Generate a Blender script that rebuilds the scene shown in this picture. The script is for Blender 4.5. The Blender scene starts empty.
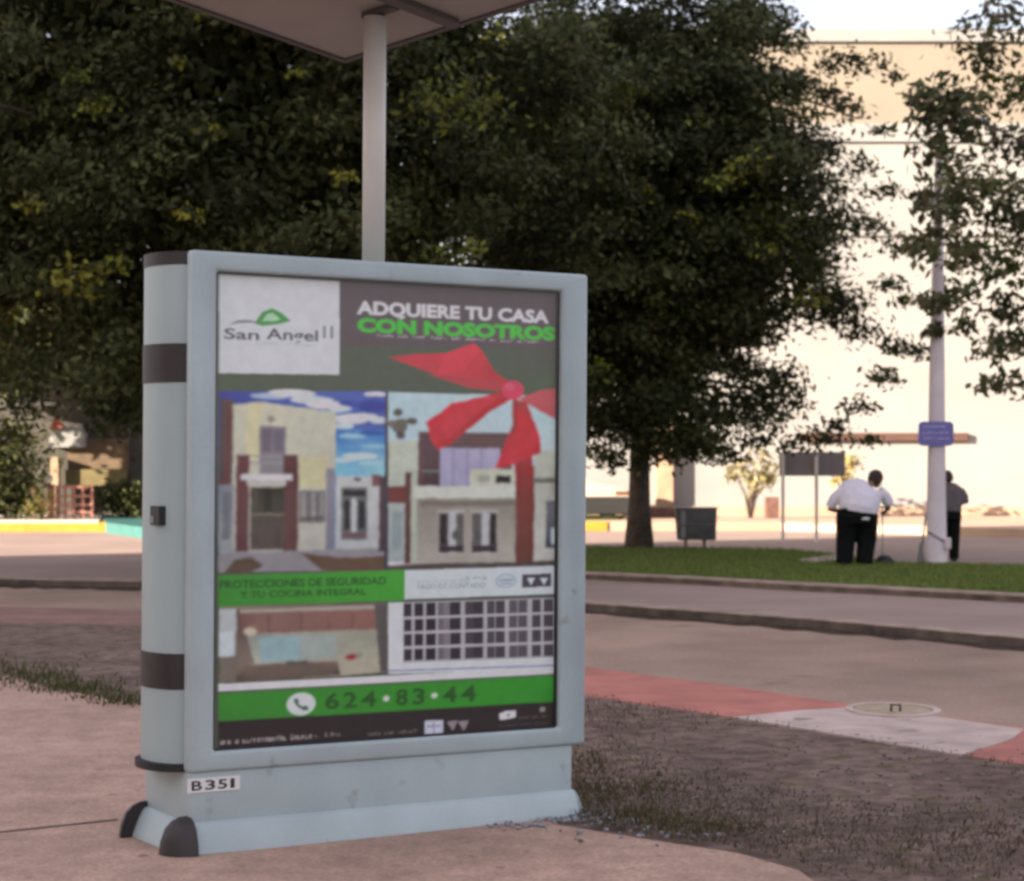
import bpy, bmesh, math, random
import numpy as np
from mathutils import Vector, Matrix

R = math.radians
scn = bpy.context.scene
COL = scn.collection

# ------------------------------------------------------------------ camera, sky, sun, exposure
FPX, CX, HY, CAMZ = 2100.0, 512.0, 460.0, 1.7
cam_d = bpy.data.cameras.new('camera')
cam = bpy.data.objects.new('camera', cam_d)
COL.objects.link(cam)
cam.location = (0, 0, CAMZ)
cam.rotation_euler = (R(90), 0, 0)
cam_d.sensor_width = 36
cam_d.lens = FPX / 1024 * 36
cam_d.shift_y = (HY - 440.5) / 1024
cam_d.clip_end = 2000
cam_d.dof.use_dof = True
cam_d.dof.focus_distance = 9.9
cam_d.dof.aperture_fstop = 4.0
scn.camera = cam

SUN_EL, SUN_AZ = R(16.0), R(180 + 62)            # azimuth clockwise from +Y: low sun, left and behind
sdir = Vector((math.sin(SUN_AZ) * math.cos(SUN_EL), math.cos(SUN_AZ) * math.cos(SUN_EL), math.sin(SUN_EL)))
world = bpy.data.worlds.new('World')
scn.world = world
world.use_nodes = True
wn = world.node_tree.nodes
sky = wn.new('ShaderNodeTexSky')
sky.sky_type = 'NISHITA'
sky.sun_disc = False
sky.sun_elevation = SUN_EL
sky.sun_rotation = SUN_AZ
sky.dust_density = 2.0
sky.ozone_density = 1.0
veil = wn.new('ShaderNodeMixRGB')                 # thin high cloud over the clear sky
veil.inputs['Fac'].default_value = 0.82
veil.inputs['Color2'].default_value = (0.97, 0.84, 0.90, 1)
world.node_tree.links.new(sky.outputs[0], veil.inputs['Color1'])
world.node_tree.links.new(veil.outputs[0], wn['Background'].inputs['Color'])
wn['Background'].inputs['Strength'].default_value = 0.15
sl = bpy.data.lights.new('sun', 'SUN')
sl.energy = 3.7
sl.angle = R(0.5)
sl.color = (1.0, 0.85, 0.68)
sun = bpy.data.objects.new('sun', sl)
COL.objects.link(sun)
sun.rotation_euler = sdir.to_track_quat('Z', 'Y').to_euler()

scn.view_settings.view_transform = 'Standard'
scn.view_settings.look = 'None'
scn.view_settings.gamma = 1
scn.view_settings.use_curve_mapping = False
scn.view_settings.exposure = 2.52
scn.cycles.filter_width = 3.0
scn.cycles.use_denoising = True
scn.cycles.max_bounces = 8

# ------------------------------------------------------------------ helpers
def lin(c):
    c = c / 255.0
    return c / 12.92 if c <= 0.04045 else ((c + 0.055) / 1.055) ** 2.4

def srgb(r, g, b, k=1.0):
    return tuple(min(0.85, lin(v) * k) for v in (r, g, b))

def at(px, py, z=0.0):                            # the point of height z behind a pixel
    Y = (CAMZ - z) * FPX / (py - HY)
    return Vector(((px - CX) / FPX * Y, Y, z))

def atY(px, py, Y):                               # the point at depth Y behind a pixel
    return Vector(((px - CX) / FPX * Y, Y, CAMZ - (py - HY) / FPX * Y))

def mat(name, col, rough=0.7, var=0.0, scale=6.0, bump=0.0, bscale=None, col2=None, metallic=0.0, spec=0.5, detail=6.0, big=0.0, bigscale=0.6, spots=None, grain=0.0, grainscale=90):
    m = bpy.data.materials.new(name)
    m.use_nodes = True
    nt = m.node_tree
    N, L = nt.nodes, nt.links
    b = N['Principled BSDF']
    b.inputs['Roughness'].default_value = rough
    b.inputs['Metallic'].default_value = metallic
    b.inputs['Specular IOR Level'].default_value = spec
    c = tuple(col) + (1,)
    b.inputs['Base Color'].default_value = c
    if var > 0 or col2 or bump > 0:
        tc = N.new('ShaderNodeTexCoord')
        nz = N.new('ShaderNodeTexNoise')
        nz.inputs['Scale'].default_value = scale
        nz.inputs['Detail'].default_value = detail
        L.new(tc.outputs['Object'], nz.inputs['Vector'])
        if var > 0 or col2:
            rp = N.new('ShaderNodeValToRGB')
            rp.color_ramp.elements[0].position = 0.32
            rp.color_ramp.elements[1].position = 0.68
            a = tuple(v * (1 - var) for v in col) + (1,)
            d = (tuple(col2) if col2 else tuple(min(0.9, v * (1 + var)) for v in col)) + (1,)
            rp.color_ramp.elements[0].color = a
            rp.color_ramp.elements[1].color = d
            L.new(nz.outputs['Fac'], rp.inputs['Fac'])
            out = rp.outputs['Color']
            if big > 0:
                n2 = N.new('ShaderNodeTexNoise')
                n2.inputs['Scale'].default_value = bigscale
                n2.inputs['Detail'].default_value = 3
                L.new(tc.outputs['Object'], n2.inputs['Vector'])
                mr = N.new('ShaderNodeMapRange')
                mr.inputs['From Min'].default_value = 0.3
                mr.inputs['From Max'].default_value = 0.7
                mr.inputs['To Min'].default_value = 1 - big
                mr.inputs['To Max'].default_value = 1 + big
                L.new(n2.outputs['Fac'], mr.inputs['Value'])
                mx = N.new('ShaderNodeVectorMath')
                mx.operation = 'SCALE'
                L.new(out, mx.inputs[0])
                L.new(mr.outputs['Result'], mx.inputs['Scale'])
                out = mx.outputs['Vector']
            if grain > 0:
                n4 = N.new('ShaderNodeTexNoise')
                n4.inputs['Scale'].default_value = grainscale
                n4.inputs['Detail'].default_value = 2
                L.new(tc.outputs['Object'], n4.inputs['Vector'])
                m4 = N.new('ShaderNodeMapRange')
                m4.inputs['From Min'].default_value = 0.3
                m4.inputs['From Max'].default_value = 0.7
                m4.inputs['To Min'].default_value = 1 - grain
                m4.inputs['To Max'].default_value = 1 + grain
                L.new(n4.outputs['Fac'], m4.inputs['Value'])
                x4 = N.new('ShaderNodeVectorMath')
                x4.operation = 'SCALE'
                L.new(out, x4.inputs[0])
                L.new(m4.outputs['Result'], x4.inputs['Scale'])
                out = x4.outputs['Vector']
            if spots:
                sc_, thr, scol = spots
                n3 = N.new('ShaderNodeTexNoise')
                n3.inputs['Scale'].default_value = sc_
                n3.inputs['Detail'].default_value = 4
                L.new(tc.outputs['Object'], n3.inputs['Vector'])
                r3 = N.new('ShaderNodeValToRGB')
                r3.color_ramp.elements[0].position = thr
                r3.color_ramp.elements[1].position = min(1, thr + 0.08)
                L.new(n3.outputs['Fac'], r3.inputs['Fac'])
                m3 = N.new('ShaderNodeMixRGB')
                L.new(r3.outputs['Color'], m3.inputs['Fac'])
                L.new(out, m3.inputs['Color1'])
                m3.inputs['Color2'].default_value = tuple(scol) + (1,)
                out = m3.outputs['Color']
            L.new(out, b.inputs['Base Color'])
        if bump > 0:
            nb = N.new('ShaderNodeTexNoise')
            nb.inputs['Scale'].default_value = bscale or scale * 3
            nb.inputs['Detail'].default_value = 5
            L.new(tc.outputs['Object'], nb.inputs['Vector'])
            bp = N.new('ShaderNodeBump')
            bp.inputs['Strength'].default_value = bump
            bp.inputs['Distance'].default_value = 0.02
            L.new(nb.outputs['Fac'], bp.inputs['Height'])
            L.new(bp.outputs['Normal'], b.inputs['Normal'])
    return m

def attr_mat(name, rough=0.6, spec=0.3, trans=0.0, var=0.0, scale=40):
    m = bpy.data.materials.new(name)
    m.use_nodes = True
    N, L = m.node_tree.nodes, m.node_tree.links
    b = N['Principled BSDF']
    b.inputs['Roughness'].default_value = rough
    b.inputs['Specular IOR Level'].default_value = spec
    a = N.new('ShaderNodeAttribute')
    a.attribute_name = 'Col'
    out = a.outputs['Color']
    if var > 0:
        tc = N.new('ShaderNodeTexCoord')
        nz = N.new('ShaderNodeTexNoise')
        nz.inputs['Scale'].default_value = scale
        nz.inputs['Detail'].default_value = 5
        L.new(tc.outputs['Object'], nz.inputs['Vector'])
        mr = N.new('ShaderNodeMapRange')
        mr.inputs['From Min'].default_value = 0.3
        mr.inputs['From Max'].default_value = 0.7
        mr.inputs['To Min'].default_value = 1 - var
        mr.inputs['To Max'].default_value = 1 + var
        L.new(nz.outputs['Fac'], mr.inputs['Value'])
        mx = N.new('ShaderNodeVectorMath')
        mx.operation = 'SCALE'
        L.new(out, mx.inputs[0])
        L.new(mr.outputs['Result'], mx.inputs['Scale'])
        out = mx.outputs['Vector']
    L.new(out, b.inputs['Base Color'])
    if trans > 0:
        tr = N.new('ShaderNodeBsdfTranslucent')
        L.new(out, tr.inputs['Color'])
        ms = N.new('ShaderNodeMixShader')
        ms.inputs['Fac'].default_value = trans
        L.new(b.outputs[0], ms.inputs[1])
        L.new(tr.outputs[0], ms.inputs[2])
        L.new(ms.outputs[0], N['Material Output'].inputs['Surface'])
    return m

def tag(o, label=None, cat=None, group=None, kind=None):
    if label: o['label'] = label
    if cat: o['category'] = cat
    if group: o['group'] = group
    if kind: o['kind'] = kind
    return o

def empty(name, loc, rz=0.0):
    o = bpy.data.objects.new(name, None)
    COL.objects.link(o)
    o.location = loc
    o.rotation_euler = (0, 0, rz)
    o.empty_display_size = 0.1
    return o

class MB:
    def __init__(s):
        s.bm = bmesh.new()
        s.M = None                                # optional transform for what is added
        s.mi = 0
    def _v(s, p):
        p = Vector(p)
        if s.M is not None: p = s.M @ p
        return s.bm.verts.new(p)
    def face(s, pts):
        f = s.bm.faces.new([s._v(p) for p in pts])
        f.material_index = s.mi
        return f
    def box(s, a, b):
        x0, y0, z0 = a; x1, y1, z1 = b
        v = [s._v(p) for p in ((x0,y0,z0),(x1,y0,z0),(x1,y1,z0),(x0,y1,z0),(x0,y0,z1),(x1,y0,z1),(x1,y1,z1),(x0,y1,z1))]
        for f in ((3,2,1,0),(4,5,6,7),(0,1,5,4),(1,2,6,5),(2,3,7,6),(3,0,4,7)):
            s.bm.faces.new([v[i] for i in f]).material_index = s.mi
        return s
    def prism(s, poly, lo, hi, axis='z'):
        def mk(p, h):
            if axis == 'z': return (p[0], p[1], h)
            if axis == 'y': return (p[0], h, p[1])
            return (h, p[0], p[1])
        A = [s._v(mk(p, lo)) for p in poly]
        B = [s._v(mk(p, hi)) for p in poly]
        n = len(poly)
        s.bm.faces.new(A[::-1]).material_index = s.mi
        s.bm.faces.new(B).material_index = s.mi
        for i in range(n):
            j = (i + 1) % n
            s.bm.faces.new((A[i], A[j], B[j], B[i])).material_index = s.mi
        return s
    def loft(s, pts, radii, n=12, caps=True, side=(1,0,0)):
        pts = [Vector(p) for p in pts]
        rings = []
        for i, p in enumerate(pts):
            t = (pts[min(i+1, len(pts)-1)] - pts[max(i-1, 0)])
            t = t.normalized() if t.length > 1e-9 else Vector((0,0,1))
            sd = Vector(side)
            if abs(sd.dot(t)) > 0.9: sd = Vector((0,1,0)) if abs(t.y) < 0.9 else Vector((0,0,1))
            u = (sd - t * sd.dot(t)).normalized()
            w = t.cross(u)
            r = radii[i]
            a, b = r if isinstance(r, (tuple, list)) else (r, r)
            rings.append([s._v(p + u * (a * math.cos(2*math.pi*k/n)) + w * (b * math.sin(2*math.pi*k/n))) for k in range(n)])
        for i in range(len(rings) - 1):
            for k in range(n):
                f = s.bm.faces.new((rings[i][k], rings[i][(k+1)%n], rings[i+1][(k+1)%n], rings[i+1][k]))
                f.material_index = s.mi
                f.smooth = True
        if caps:
            s.bm.faces.new(rings[0][::-1]).material_index = s.mi
            s.bm.faces.new(rings[-1]).material_index = s.mi
        return s
    def ball(s, c, r, sub=2):
        r = r if isinstance(r, (tuple, list)) else (r, r, r)
        M = Matrix.Translation(Vector(c)) @ Matrix.Diagonal((r[0], r[1], r[2], 1))
        if s.M is not None: M = s.M @ M
        q = bmesh.ops.create_icosphere(s.bm, subdivisions=sub, radius=1, matrix=M)
        for v in q['verts']:
            for f in v.link_faces:
                f.smooth = True
                f.material_index = s.mi
        return s
    def bevel(s, w, seg=2):
        bmesh.ops.remove_doubles(s.bm, verts=s.bm.verts, dist=1e-6)
        es = [e for e in s.bm.edges if len(e.link_faces) == 2 and e.calc_face_angle(0) > 0.6]
        bmesh.ops.bevel(s.bm, geom=es, offset=w, segments=seg, profile=0.5, affect='EDGES', clamp_overlap=True)
        return s
    def smooth(s):
        for f in s.bm.faces: f.smooth = True
        return s
    def build(s, name, m, parent=None, loc=None):
        bmesh.ops.recalc_face_normals(s.bm, faces=s.bm.faces)
        me = bpy.data.meshes.new(name)
        s.bm.to_mesh(me)
        s.bm.free()
        for x in (m if isinstance(m, (list, tuple)) else [m]): me.materials.append(x)
        o = bpy.data.objects.new(name, me)
        COL.objects.link(o)
        if parent is not None: o.parent = parent
        if loc is not None: o.location = loc
        return o

def remeshed(mb, name, m, parent, voxel=0.02, smooth=2):
    """joins the lofts of mb into one continuous surface"""
    o = mb.build(name + '_tmp', m)
    md = o.modifiers.new('r', 'REMESH')
    md.mode = 'VOXEL'
    md.voxel_size = voxel
    if smooth:
        sm = o.modifiers.new('s', 'SMOOTH')
        sm.iterations = smooth
        sm.factor = 0.5
    bpy.context.view_layer.update()
    dg = bpy.context.evaluated_depsgraph_get()
    me = bpy.data.meshes.new_from_object(o.evaluated_get(dg))
    old = o.data
    bpy.data.objects.remove(o)
    bpy.data.meshes.remove(old)
    me.name = name
    me.materials.clear()
    me.materials.append(m)
    for p in me.polygons: p.use_smooth = True
    r = bpy.data.objects.new(name, me)
    COL.objects.link(r)
    r.parent = parent
    return r

def slab(name, poly, z0, z1, m, kind='structure', bev=0.0):
    b = MB()
    b.prism([(p[0], p[1]) for p in poly], z0, z1)
    if bev: b.bevel(bev, 2)
    bmesh.ops.recalc_face_normals(b.bm, faces=b.bm.faces); b.bm.normal_update()
    bmesh.ops.triangulate(b.bm, faces=[f for f in b.bm.faces if len(f.verts) > 4], ngon_method='EAR_CLIP')
    o = b.build(name, m)
    if kind: o['kind'] = kind
    return o

def strip(name, front, back, z0, z1, m, lip=0.0, face=None):
    """a long slab between two lines of equally many points"""
    b = MB(); n = len(front)
    g = [[b._v((p[0], p[1], z)) for p in pl] for pl, z in ((front, z0), (front, z1 - lip), ([(p[0], p[1] + lip) for p in front], z1), (back, z1), (back, z0))]
    for r0, r1 in zip(g, g[1:]):
        for k in range(n - 1): b.bm.faces.new((r0[k], r0[k+1], r1[k+1], r1[k]))
    if face:
        b.bm.faces.ensure_lookup_table()
        for f in b.bm.faces[:n - 1]: f.material_index = 1
    for k in (0, n - 1): b.bm.faces.new([r[k] for r in g])
    o = b.build(name, [m, face] if face else m); o['kind'] = 'structure'
    return o

# ------------------------------------------------------------------ materials
M = {}
M['ground'] = mat('far_ground', (0.12, 0.10, 0.085), 0.95, 0.2, 0.4)
M['sidewalk'] = mat('pink_concrete', (0.42, 0.272, 0.205), 0.9, 0.14, 5, bump=0.35, bscale=60, big=0.14, bigscale=0.9, spots=(9, 0.64, (0.25, 0.155, 0.115)), grain=0.22, grainscale=55)
M['joint'] = mat('joint', (0.06, 0.045, 0.04), 0.95)
M['dirt'] = mat('dry_dirt', (0.175, 0.125, 0.102), 1.0, 0.36, 7, bump=0.6, bscale=30, big=0.25, bigscale=1.3, spots=(5, 0.60, (0.125, 0.105, 0.05)), spec=0.1)
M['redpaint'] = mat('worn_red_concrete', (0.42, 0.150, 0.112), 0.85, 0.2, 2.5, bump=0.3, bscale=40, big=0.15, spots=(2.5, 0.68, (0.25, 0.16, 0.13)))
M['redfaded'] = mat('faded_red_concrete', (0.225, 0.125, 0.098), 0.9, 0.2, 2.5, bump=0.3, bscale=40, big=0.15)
M['palecement'] = mat('pale_cement', (0.50, 0.39, 0.345), 0.9, 0.16, 4, bump=0.3, bscale=40, big=0.12, spots=(3.5, 0.6, (0.27, 0.22, 0.16)))
M['gutter'] = mat('gutter_strip', (0.055, 0.042, 0.033), 1.0, 0.5, 5, bump=0.6, bscale=30, spots=(6, 0.6, (0.07, 0.065, 0.03)), spec=0.1)
M['road'] = mat('worn_concrete_road', (0.30, 0.203, 0.15), 0.9, 0.13, 1.3, bump=0.3, bscale=40, big=0.2, bigscale=0.35, spots=(1.1, 0.64, (0.20, 0.135, 0.10)), grain=0.15, grainscale=25)
M['lane'] = mat('grey_road', (0.29, 0.208, 0.178), 0.9, 0.08, 0.8, bump=0.2, bscale=30, big=0.10, bigscale=0.2)
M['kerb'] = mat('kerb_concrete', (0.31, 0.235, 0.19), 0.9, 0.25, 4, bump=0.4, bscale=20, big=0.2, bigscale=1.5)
M['kerbface'] = mat('shaded_kerb_face', (0.105, 0.078, 0.062), 0.95, 0.4, 3, bump=0.4, bscale=20, big=0.2, bigscale=1.5)  # concrete darkened to give the kerb fronts their shade
M['lawn'] = mat('lawn_soil', (0.09, 0.13, 0.028), 1.0, 0.35, 6, bump=0.6, bscale=20, big=0.25, bigscale=0.5, spec=0.1)
M['farpave'] = mat('pink_paving', (0.42, 0.30, 0.22), 0.9, 0.1, 0.8, big=0.1)
M['yellow'] = mat('yellow_kerb_paint', (0.44, 0.235, 0.022), 0.7, 0.15, 3)
M['palewhite'] = mat('sunlit_and_cap_white', (0.72, 0.66, 0.56), 0.7, 0.08, 3)  # white of the post ball, also used for pavement bright with sun
M['turq'] = mat('turquoise_paint', (0.03, 0.125, 0.12), 0.6, 0.12, 3)
M['kiosk'] = mat('kiosk_paint', (0.40, 0.48, 0.49), 0.42, 0.05, 3, big=0.05, bigscale=1.5, spots=(7, 0.66, (0.29, 0.33, 0.325)), grain=0.02, grainscale=45)
M['kiosk_side'] = mat('kiosk_side_paint', (0.38, 0.465, 0.46), 0.45, 0.04, 2, big=0.05)
M['brown'] = mat('dark_brown_plastic', (0.034, 0.026, 0.025), 0.55, 0.25, 8)
M['black'] = mat('black_rubber', (0.014, 0.013, 0.013), 0.55, 0.1, 10)
M['pole'] = mat('galvanised_pole', (0.66, 0.62, 0.56), 0.5, 0.07, 3, big=0.08)
M['under'] = mat('panel_underside', (0.37, 0.335, 0.30), 0.7, 0.06, 3)
M['alu'] = mat('panel_rim', (0.10, 0.095, 0.09), 0.5, 0.1, 5)
M['cells'] = mat('solar_cells', (0.012, 0.016, 0.035), 0.2)
M['plate'] = mat('plate_white', (0.75, 0.75, 0.73), 0.5, 0.06, 20)
M['ink'] = mat('plate_ink', (0.03, 0.025, 0.025), 0.6)
M['bark'] = mat('bark', (0.085, 0.062, 0.048), 0.95, 0.4, 9, bump=0.9, bscale=25)
M['wall'] = mat('cream_render', (0.255, 0.222, 0.178), 0.9, 0.06, 0.5, big=0.06, bigscale=0.12)
M['wallwhite'] = mat('white_render', (0.29, 0.29, 0.283), 0.9, 0.05, 0.7, big=0.07, bigscale=0.2)
M['ledge'] = mat('terracotta_ledge', (0.10, 0.052, 0.040), 0.85, 0.1, 3)
M['pillar'] = mat('beige_stone', (0.38, 0.27, 0.18), 0.9, 0.15, 3)
M['brick'] = mat('brown_brick', (0.13, 0.065, 0.05), 0.9, 0.25, 6)
M['darkwood'] = mat('brown_boards', (0.125, 0.085, 0.05), 0.8, 0.2, 3)
M['olive'] = mat('olive_panel', (0.15, 0.12, 0.05), 0.8, 0.15, 3)
M['redwood'] = mat('red_lattice', (0.34, 0.15, 0.115), 0.8, 0.2, 6)
M['roof'] = mat('red_roof', (0.36, 0.11, 0.07), 0.8, 0.2, 6)
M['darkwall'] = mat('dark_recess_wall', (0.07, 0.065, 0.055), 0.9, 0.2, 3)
M['steel'] = mat('grey_steel', (0.22, 0.215, 0.22), 0.45, 0.08, 6, metallic=0.3)
M['binmetal'] = mat('dull_bin_metal', (0.085, 0.078, 0.078), 0.55, 0.25, 5)
M['signback'] = mat('sign_back_grey', (0.20, 0.18, 0.18), 0.6, 0.1, 3)
M['column'] = mat('white_painted_column', (0.66, 0.58, 0.60), 0.8, 0.06, 4, big=0.08, bigscale=1.2)
M['bluesign'] = mat('blue_enamel', (0.155, 0.14, 0.40), 0.5, 0.08, 6)
M['signtext'] = mat('sign_lettering', (0.42, 0.40, 0.62), 0.6)
M['skin'] = mat('brown_skin', (0.19, 0.095, 0.065), 0.6, 0.1, 20)
M['hair'] = mat('dark_hair', (0.03, 0.018, 0.014), 0.7, 0.3, 60)
M['shirt'] = mat('white_shirt', (0.70, 0.66, 0.73), 0.9, 0.05, 10, bump=1.0, bscale=12)
M['greyshirt'] = mat('grey_shirt', (0.115, 0.095, 0.10), 0.9, 0.12, 10, bump=0.5, bscale=12)
M['trousers'] = mat('black_trousers', (0.008, 0.009, 0.009), 0.95, 0.2, 12, bump=0.5, bscale=14, spec=0.1)
M['shoes'] = mat('black_shoes', (0.010, 0.009, 0.009), 0.5)
M['carbody'] = mat('cream_car_paint', (0.52, 0.44, 0.36), 0.35, 0.03, 4)
M['carglass'] = mat('car_glass', (0.02, 0.02, 0.022), 0.1)
M['tyre'] = mat('tyre', (0.015, 0.015, 0.015), 0.8)
M['lamp'] = mat('amber_lamp', (0.14, 0.055, 0.035), 0.3)
M['stone'] = mat('bluish_pebble', (0.25, 0.26, 0.28), 0.85, 0.35, 9)
M['bldg'] = mat('shade_block_render', (0.36, 0.32, 0.28), 0.9, 0.08, 0.3)
LEAF = attr_mat('leaf', rough=0.55, spec=0.16, trans=0.22)
GRASSM = attr_mat('grass_blade', rough=0.7, spec=0.2, trans=0.25)
LITTER = attr_mat('litter', rough=0.9, spec=0.1)

# ------------------------------------------------------------------ ground, kerbs, roads
ZS, ZR, ZL, ZM, ZF = -0.022, -0.20, -0.10, 0.0, 0.10      # near verge, near road, far road, median, far pavement
b = MB(); b.face([(-700, -700, -0.42), (700, -700, -0.42), (700, 900, -0.42), (-700, 900, -0.42)])
tag(b.build('ground', M['ground']), kind='structure')

def line(pts, z): return [at(px, py, z).xy for px, py in pts]
L0 = line([(-420, 640), (0, 672), (60, 688), (137, 703), (330, 752), (500, 800), (560, 823), (640, 836), (740, 851), (800, 868), (850, 905)], 0)
L1 = line([(-500, 617), (0, 620), (137, 624), (300, 644), (450, 668), (585, 693), (736, 715), (949, 750), (1024, 761), (1500, 838)], 0)
L2 = line([(-500, 602), (0, 605), (137, 609), (300, 622), (450, 643), (585, 665), (710, 681), (866, 704), (1024, 725), (1500, 794)], 0)
L3 = line([(-500, 584), (0, 585.5), (137, 588), (300, 594), (450, 602), (585, 611), (800, 627), (1024, 648), (1500, 694)], ZR)

def shift(pl, d):                                       # the same line moved away from the camera
    return [Vector((p.x, p.y + d)) for p in pl]
def scaled(pl, k): return [Vector((p.x * k, p.y * k)) for p in pl]

slab('verge', [(-30, -12), (14, -12)] + [tuple(p) for p in shift(L1, 0.05)][::-1], -0.45, ZS, M['dirt'])
strip('red_kerb_band', L1[3:], L2[3:], -0.45, -0.016, M['redpaint'], .004)
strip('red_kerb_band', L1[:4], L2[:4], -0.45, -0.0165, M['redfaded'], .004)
slab('near_road', [tuple(p) for p in shift(L2, -0.2)] + [tuple(p) for p in shift(L3, 0.3)][::-1], -0.44, ZR, M['road'])
slab('far_road', [tuple(p) for p in L3] + [(150, 60), (150, 70), (-150, 70), (-150, 40)], -0.45, ZL, M['lane'])
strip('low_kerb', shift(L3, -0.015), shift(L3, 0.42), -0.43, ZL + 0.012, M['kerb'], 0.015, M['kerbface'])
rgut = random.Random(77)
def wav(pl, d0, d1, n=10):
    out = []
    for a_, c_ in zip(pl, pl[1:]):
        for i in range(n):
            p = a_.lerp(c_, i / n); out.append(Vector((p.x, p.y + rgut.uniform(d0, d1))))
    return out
strip('gutter_strip', wav(L3, -0.75, -0.35), wav(L3, 0.0, 0.0), ZR - .1, ZR + 0.006, M['gutter'])  # dark ragged strip on the road along the kerb foot
sw = [(-30, -12), (3.2, -12)] + [tuple(p) for p in L0][::-1] + [(-30, 16)]
slab('sidewalk', sw, -0.2, -0.008, M['sidewalk'], bev=0.008)
j0, j1 = at(-80, 841, -0.008), at(118, 820, -0.008)
dj = (j1 - j0).normalized(); nj = Vector((-dj.y, dj.x, 0)) * 0.011
b = MB(); b.face([j0 - nj + Vector((0,0,.004)), j1 - nj + Vector((0,0,.004)), j1 + nj + Vector((0,0,.004)), j0 + nj + Vector((0,0,.004))])
tag(b.build('sidewalk_joint', M['joint']), kind='structure')

# pale cement patch in the red band, with a round access cover
pp = [at(px, py, 0.012).xy for px, py in ((734, 713.5), (800, 707), (866, 703), (930, 712), (1024, 725.5), (1012, 735), (990, 742), (962, 750.5), (949, 749))]
slab('cement_patch', [tuple(p) for p in pp], -0.1, -0.010, M['palecement'])

# median lawn with its kerb
L4 = line([(505, 580), (540, 578.5), (585, 579.5), (700, 585), (780, 590), (900, 596), (1024, 603), (1500, 634)], ZL)
LB = line([(505, 556), (540, 549), (585, 548), (690, 549), (780, 550), (830, 555), (890, 564), (1024, 567), (1500, 580)], ZM)
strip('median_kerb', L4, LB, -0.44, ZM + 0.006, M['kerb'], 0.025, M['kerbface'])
def inset(front, back, d):
    return [tuple(p) for p in shift(front, d)], [tuple(p) for p in shift(back, -0.05)]
fr, bk = inset(L4[1:], LB[1:], 0.42)
slab('median_lawn', fr + bk[::-1], -0.3, ZM + 0.02, M['lawn'])

# far kerb, pavement, painted stretch
L6 = line([(-700, 533), (0, 532), (137, 532), (585, 531), (780, 531), (900, 534), (1024, 538), (1500, 548)], ZL)
slab('far_pavement', [tuple(p) for p in L6] + [(60, 80), (-60, 80)], -0.44, ZF, M['farpave'])
strip('far_kerb', shift(L6[2:], -0.02), shift(L6[2:], 0.5), -0.43, ZF + 0.012, M['farpave'], 0.02)
yk = line([(-300, 532.5), (0, 532), (80, 532), (124, 532), (140, 532.2)], ZL)
strip('yellow_kerb', shift(yk, -0.06), shift(yk, 0.9), -0.43, ZF + 0.03, M['yellow'], 0.02)
yk2 = line([(572, 531), (590, 531), (607, 531)], ZL)
strip('yellow_kerb', shift(yk2, -0.06), shift(yk2, 0.4), -0.43, ZF + 0.03, M['yellow'], 0.02)
wp = [at(-300, 524, ZF).xy, at(98, 524, ZF).xy, at(103, 515.5, ZF).xy, at(-300, 515.5, ZF).xy]
slab('sunlit_pavement', [tuple(p) for p in wp], -0.2, ZF + 0.05, M['palewhite'])  # sun on the pavement top put in as a white colour
tq = [at(106, 525, ZF).xy, at(150, 531, ZF).xy, at(230, 530, ZF).xy, at(230, 516, ZF).xy, at(101, 516, ZF).xy]
slab('turquoise_ramp', [tuple(p) for p in tq], -0.2, ZF + 0.062, M['turq'])
gp = [at(560, 520.5, ZF).xy, at(618, 520, ZF).xy, at(628, 514.8, ZF).xy, at(550, 514.8, ZF).xy]
slab('far_lawn', [tuple(p) for p in gp], -0.2, ZF + 0.03, mat('sunny_lawn', (0.10, 0.11, 0.02), 1.0, 0.3, 5, spec=0.1))

# ------------------------------------------------------------------ far buildings
YW = 60.0
def X(px, Y=YW): return (px - CX) / FPX * Y
def Zp(py, Y=YW): return CAMZ - (py - HY) / FPX * Y
big = empty('office_building', (X(780), YW + 0.01, ZF))
tag(big, 'tall cream building with blank sunlit wall and terracotta ledge behind the men', 'building')
def part(mb, name, m, root):
    o = mb.build(name, m)
    o.parent = root
    o.matrix_parent_inverse = Matrix.Translation(-root.location) if root.rotation_euler.z == 0 else root.matrix_basis.inverted()
    return o
HT = Zp(42)
b = MB(); b.box((X(470), YW, ZF - 0.3), (34, YW + 14, Zp(133))); part(b, 'wall', M['wallwhite'], big)
b = MB(); b.box((X(470) - .003, YW - .003, Zp(133)), (34.003, YW + 14.003, HT)); part(b, 'wall', M['wall'], big)
b = MB(); b.box((X(470) - 0.1, YW - 0.12, HT), (34.1, YW + 14.1, HT + 0.35)); part(b, 'parapet', M['wallwhite'], big)
b = MB(); b.box((X(470), YW - 0.10, Zp(236)), (34, YW - 0.003, Zp(208))); part(b, 'string_course', M['wallwhite'], big)
b = MB(); b.box((X(470), YW - 0.10, Zp(142)), (34, YW - 0.003, Zp(124))); part(b, 'string_course', M['wallwhite'], big)
b = MB(); b.box((X(800), YW - 0.16, Zp(441)), (X(967), YW - 0.003, Zp(433))).bevel(0.02); part(b, 'ledge', M['ledge'], big)
b = MB(); b.box((X(655), YW - 0.35, ZF - 0.05), (X(673), YW - 0.003, Zp(425))).bevel(0.03); part(b, 'pillar', M['pillar'], big)
b = MB(); b.box((X(590), YW - 0.05, ZF - 0.05), (34, YW - 0.003, ZF + 0.28)); part(b, 'plinth', M['farpave'], big)

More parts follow.
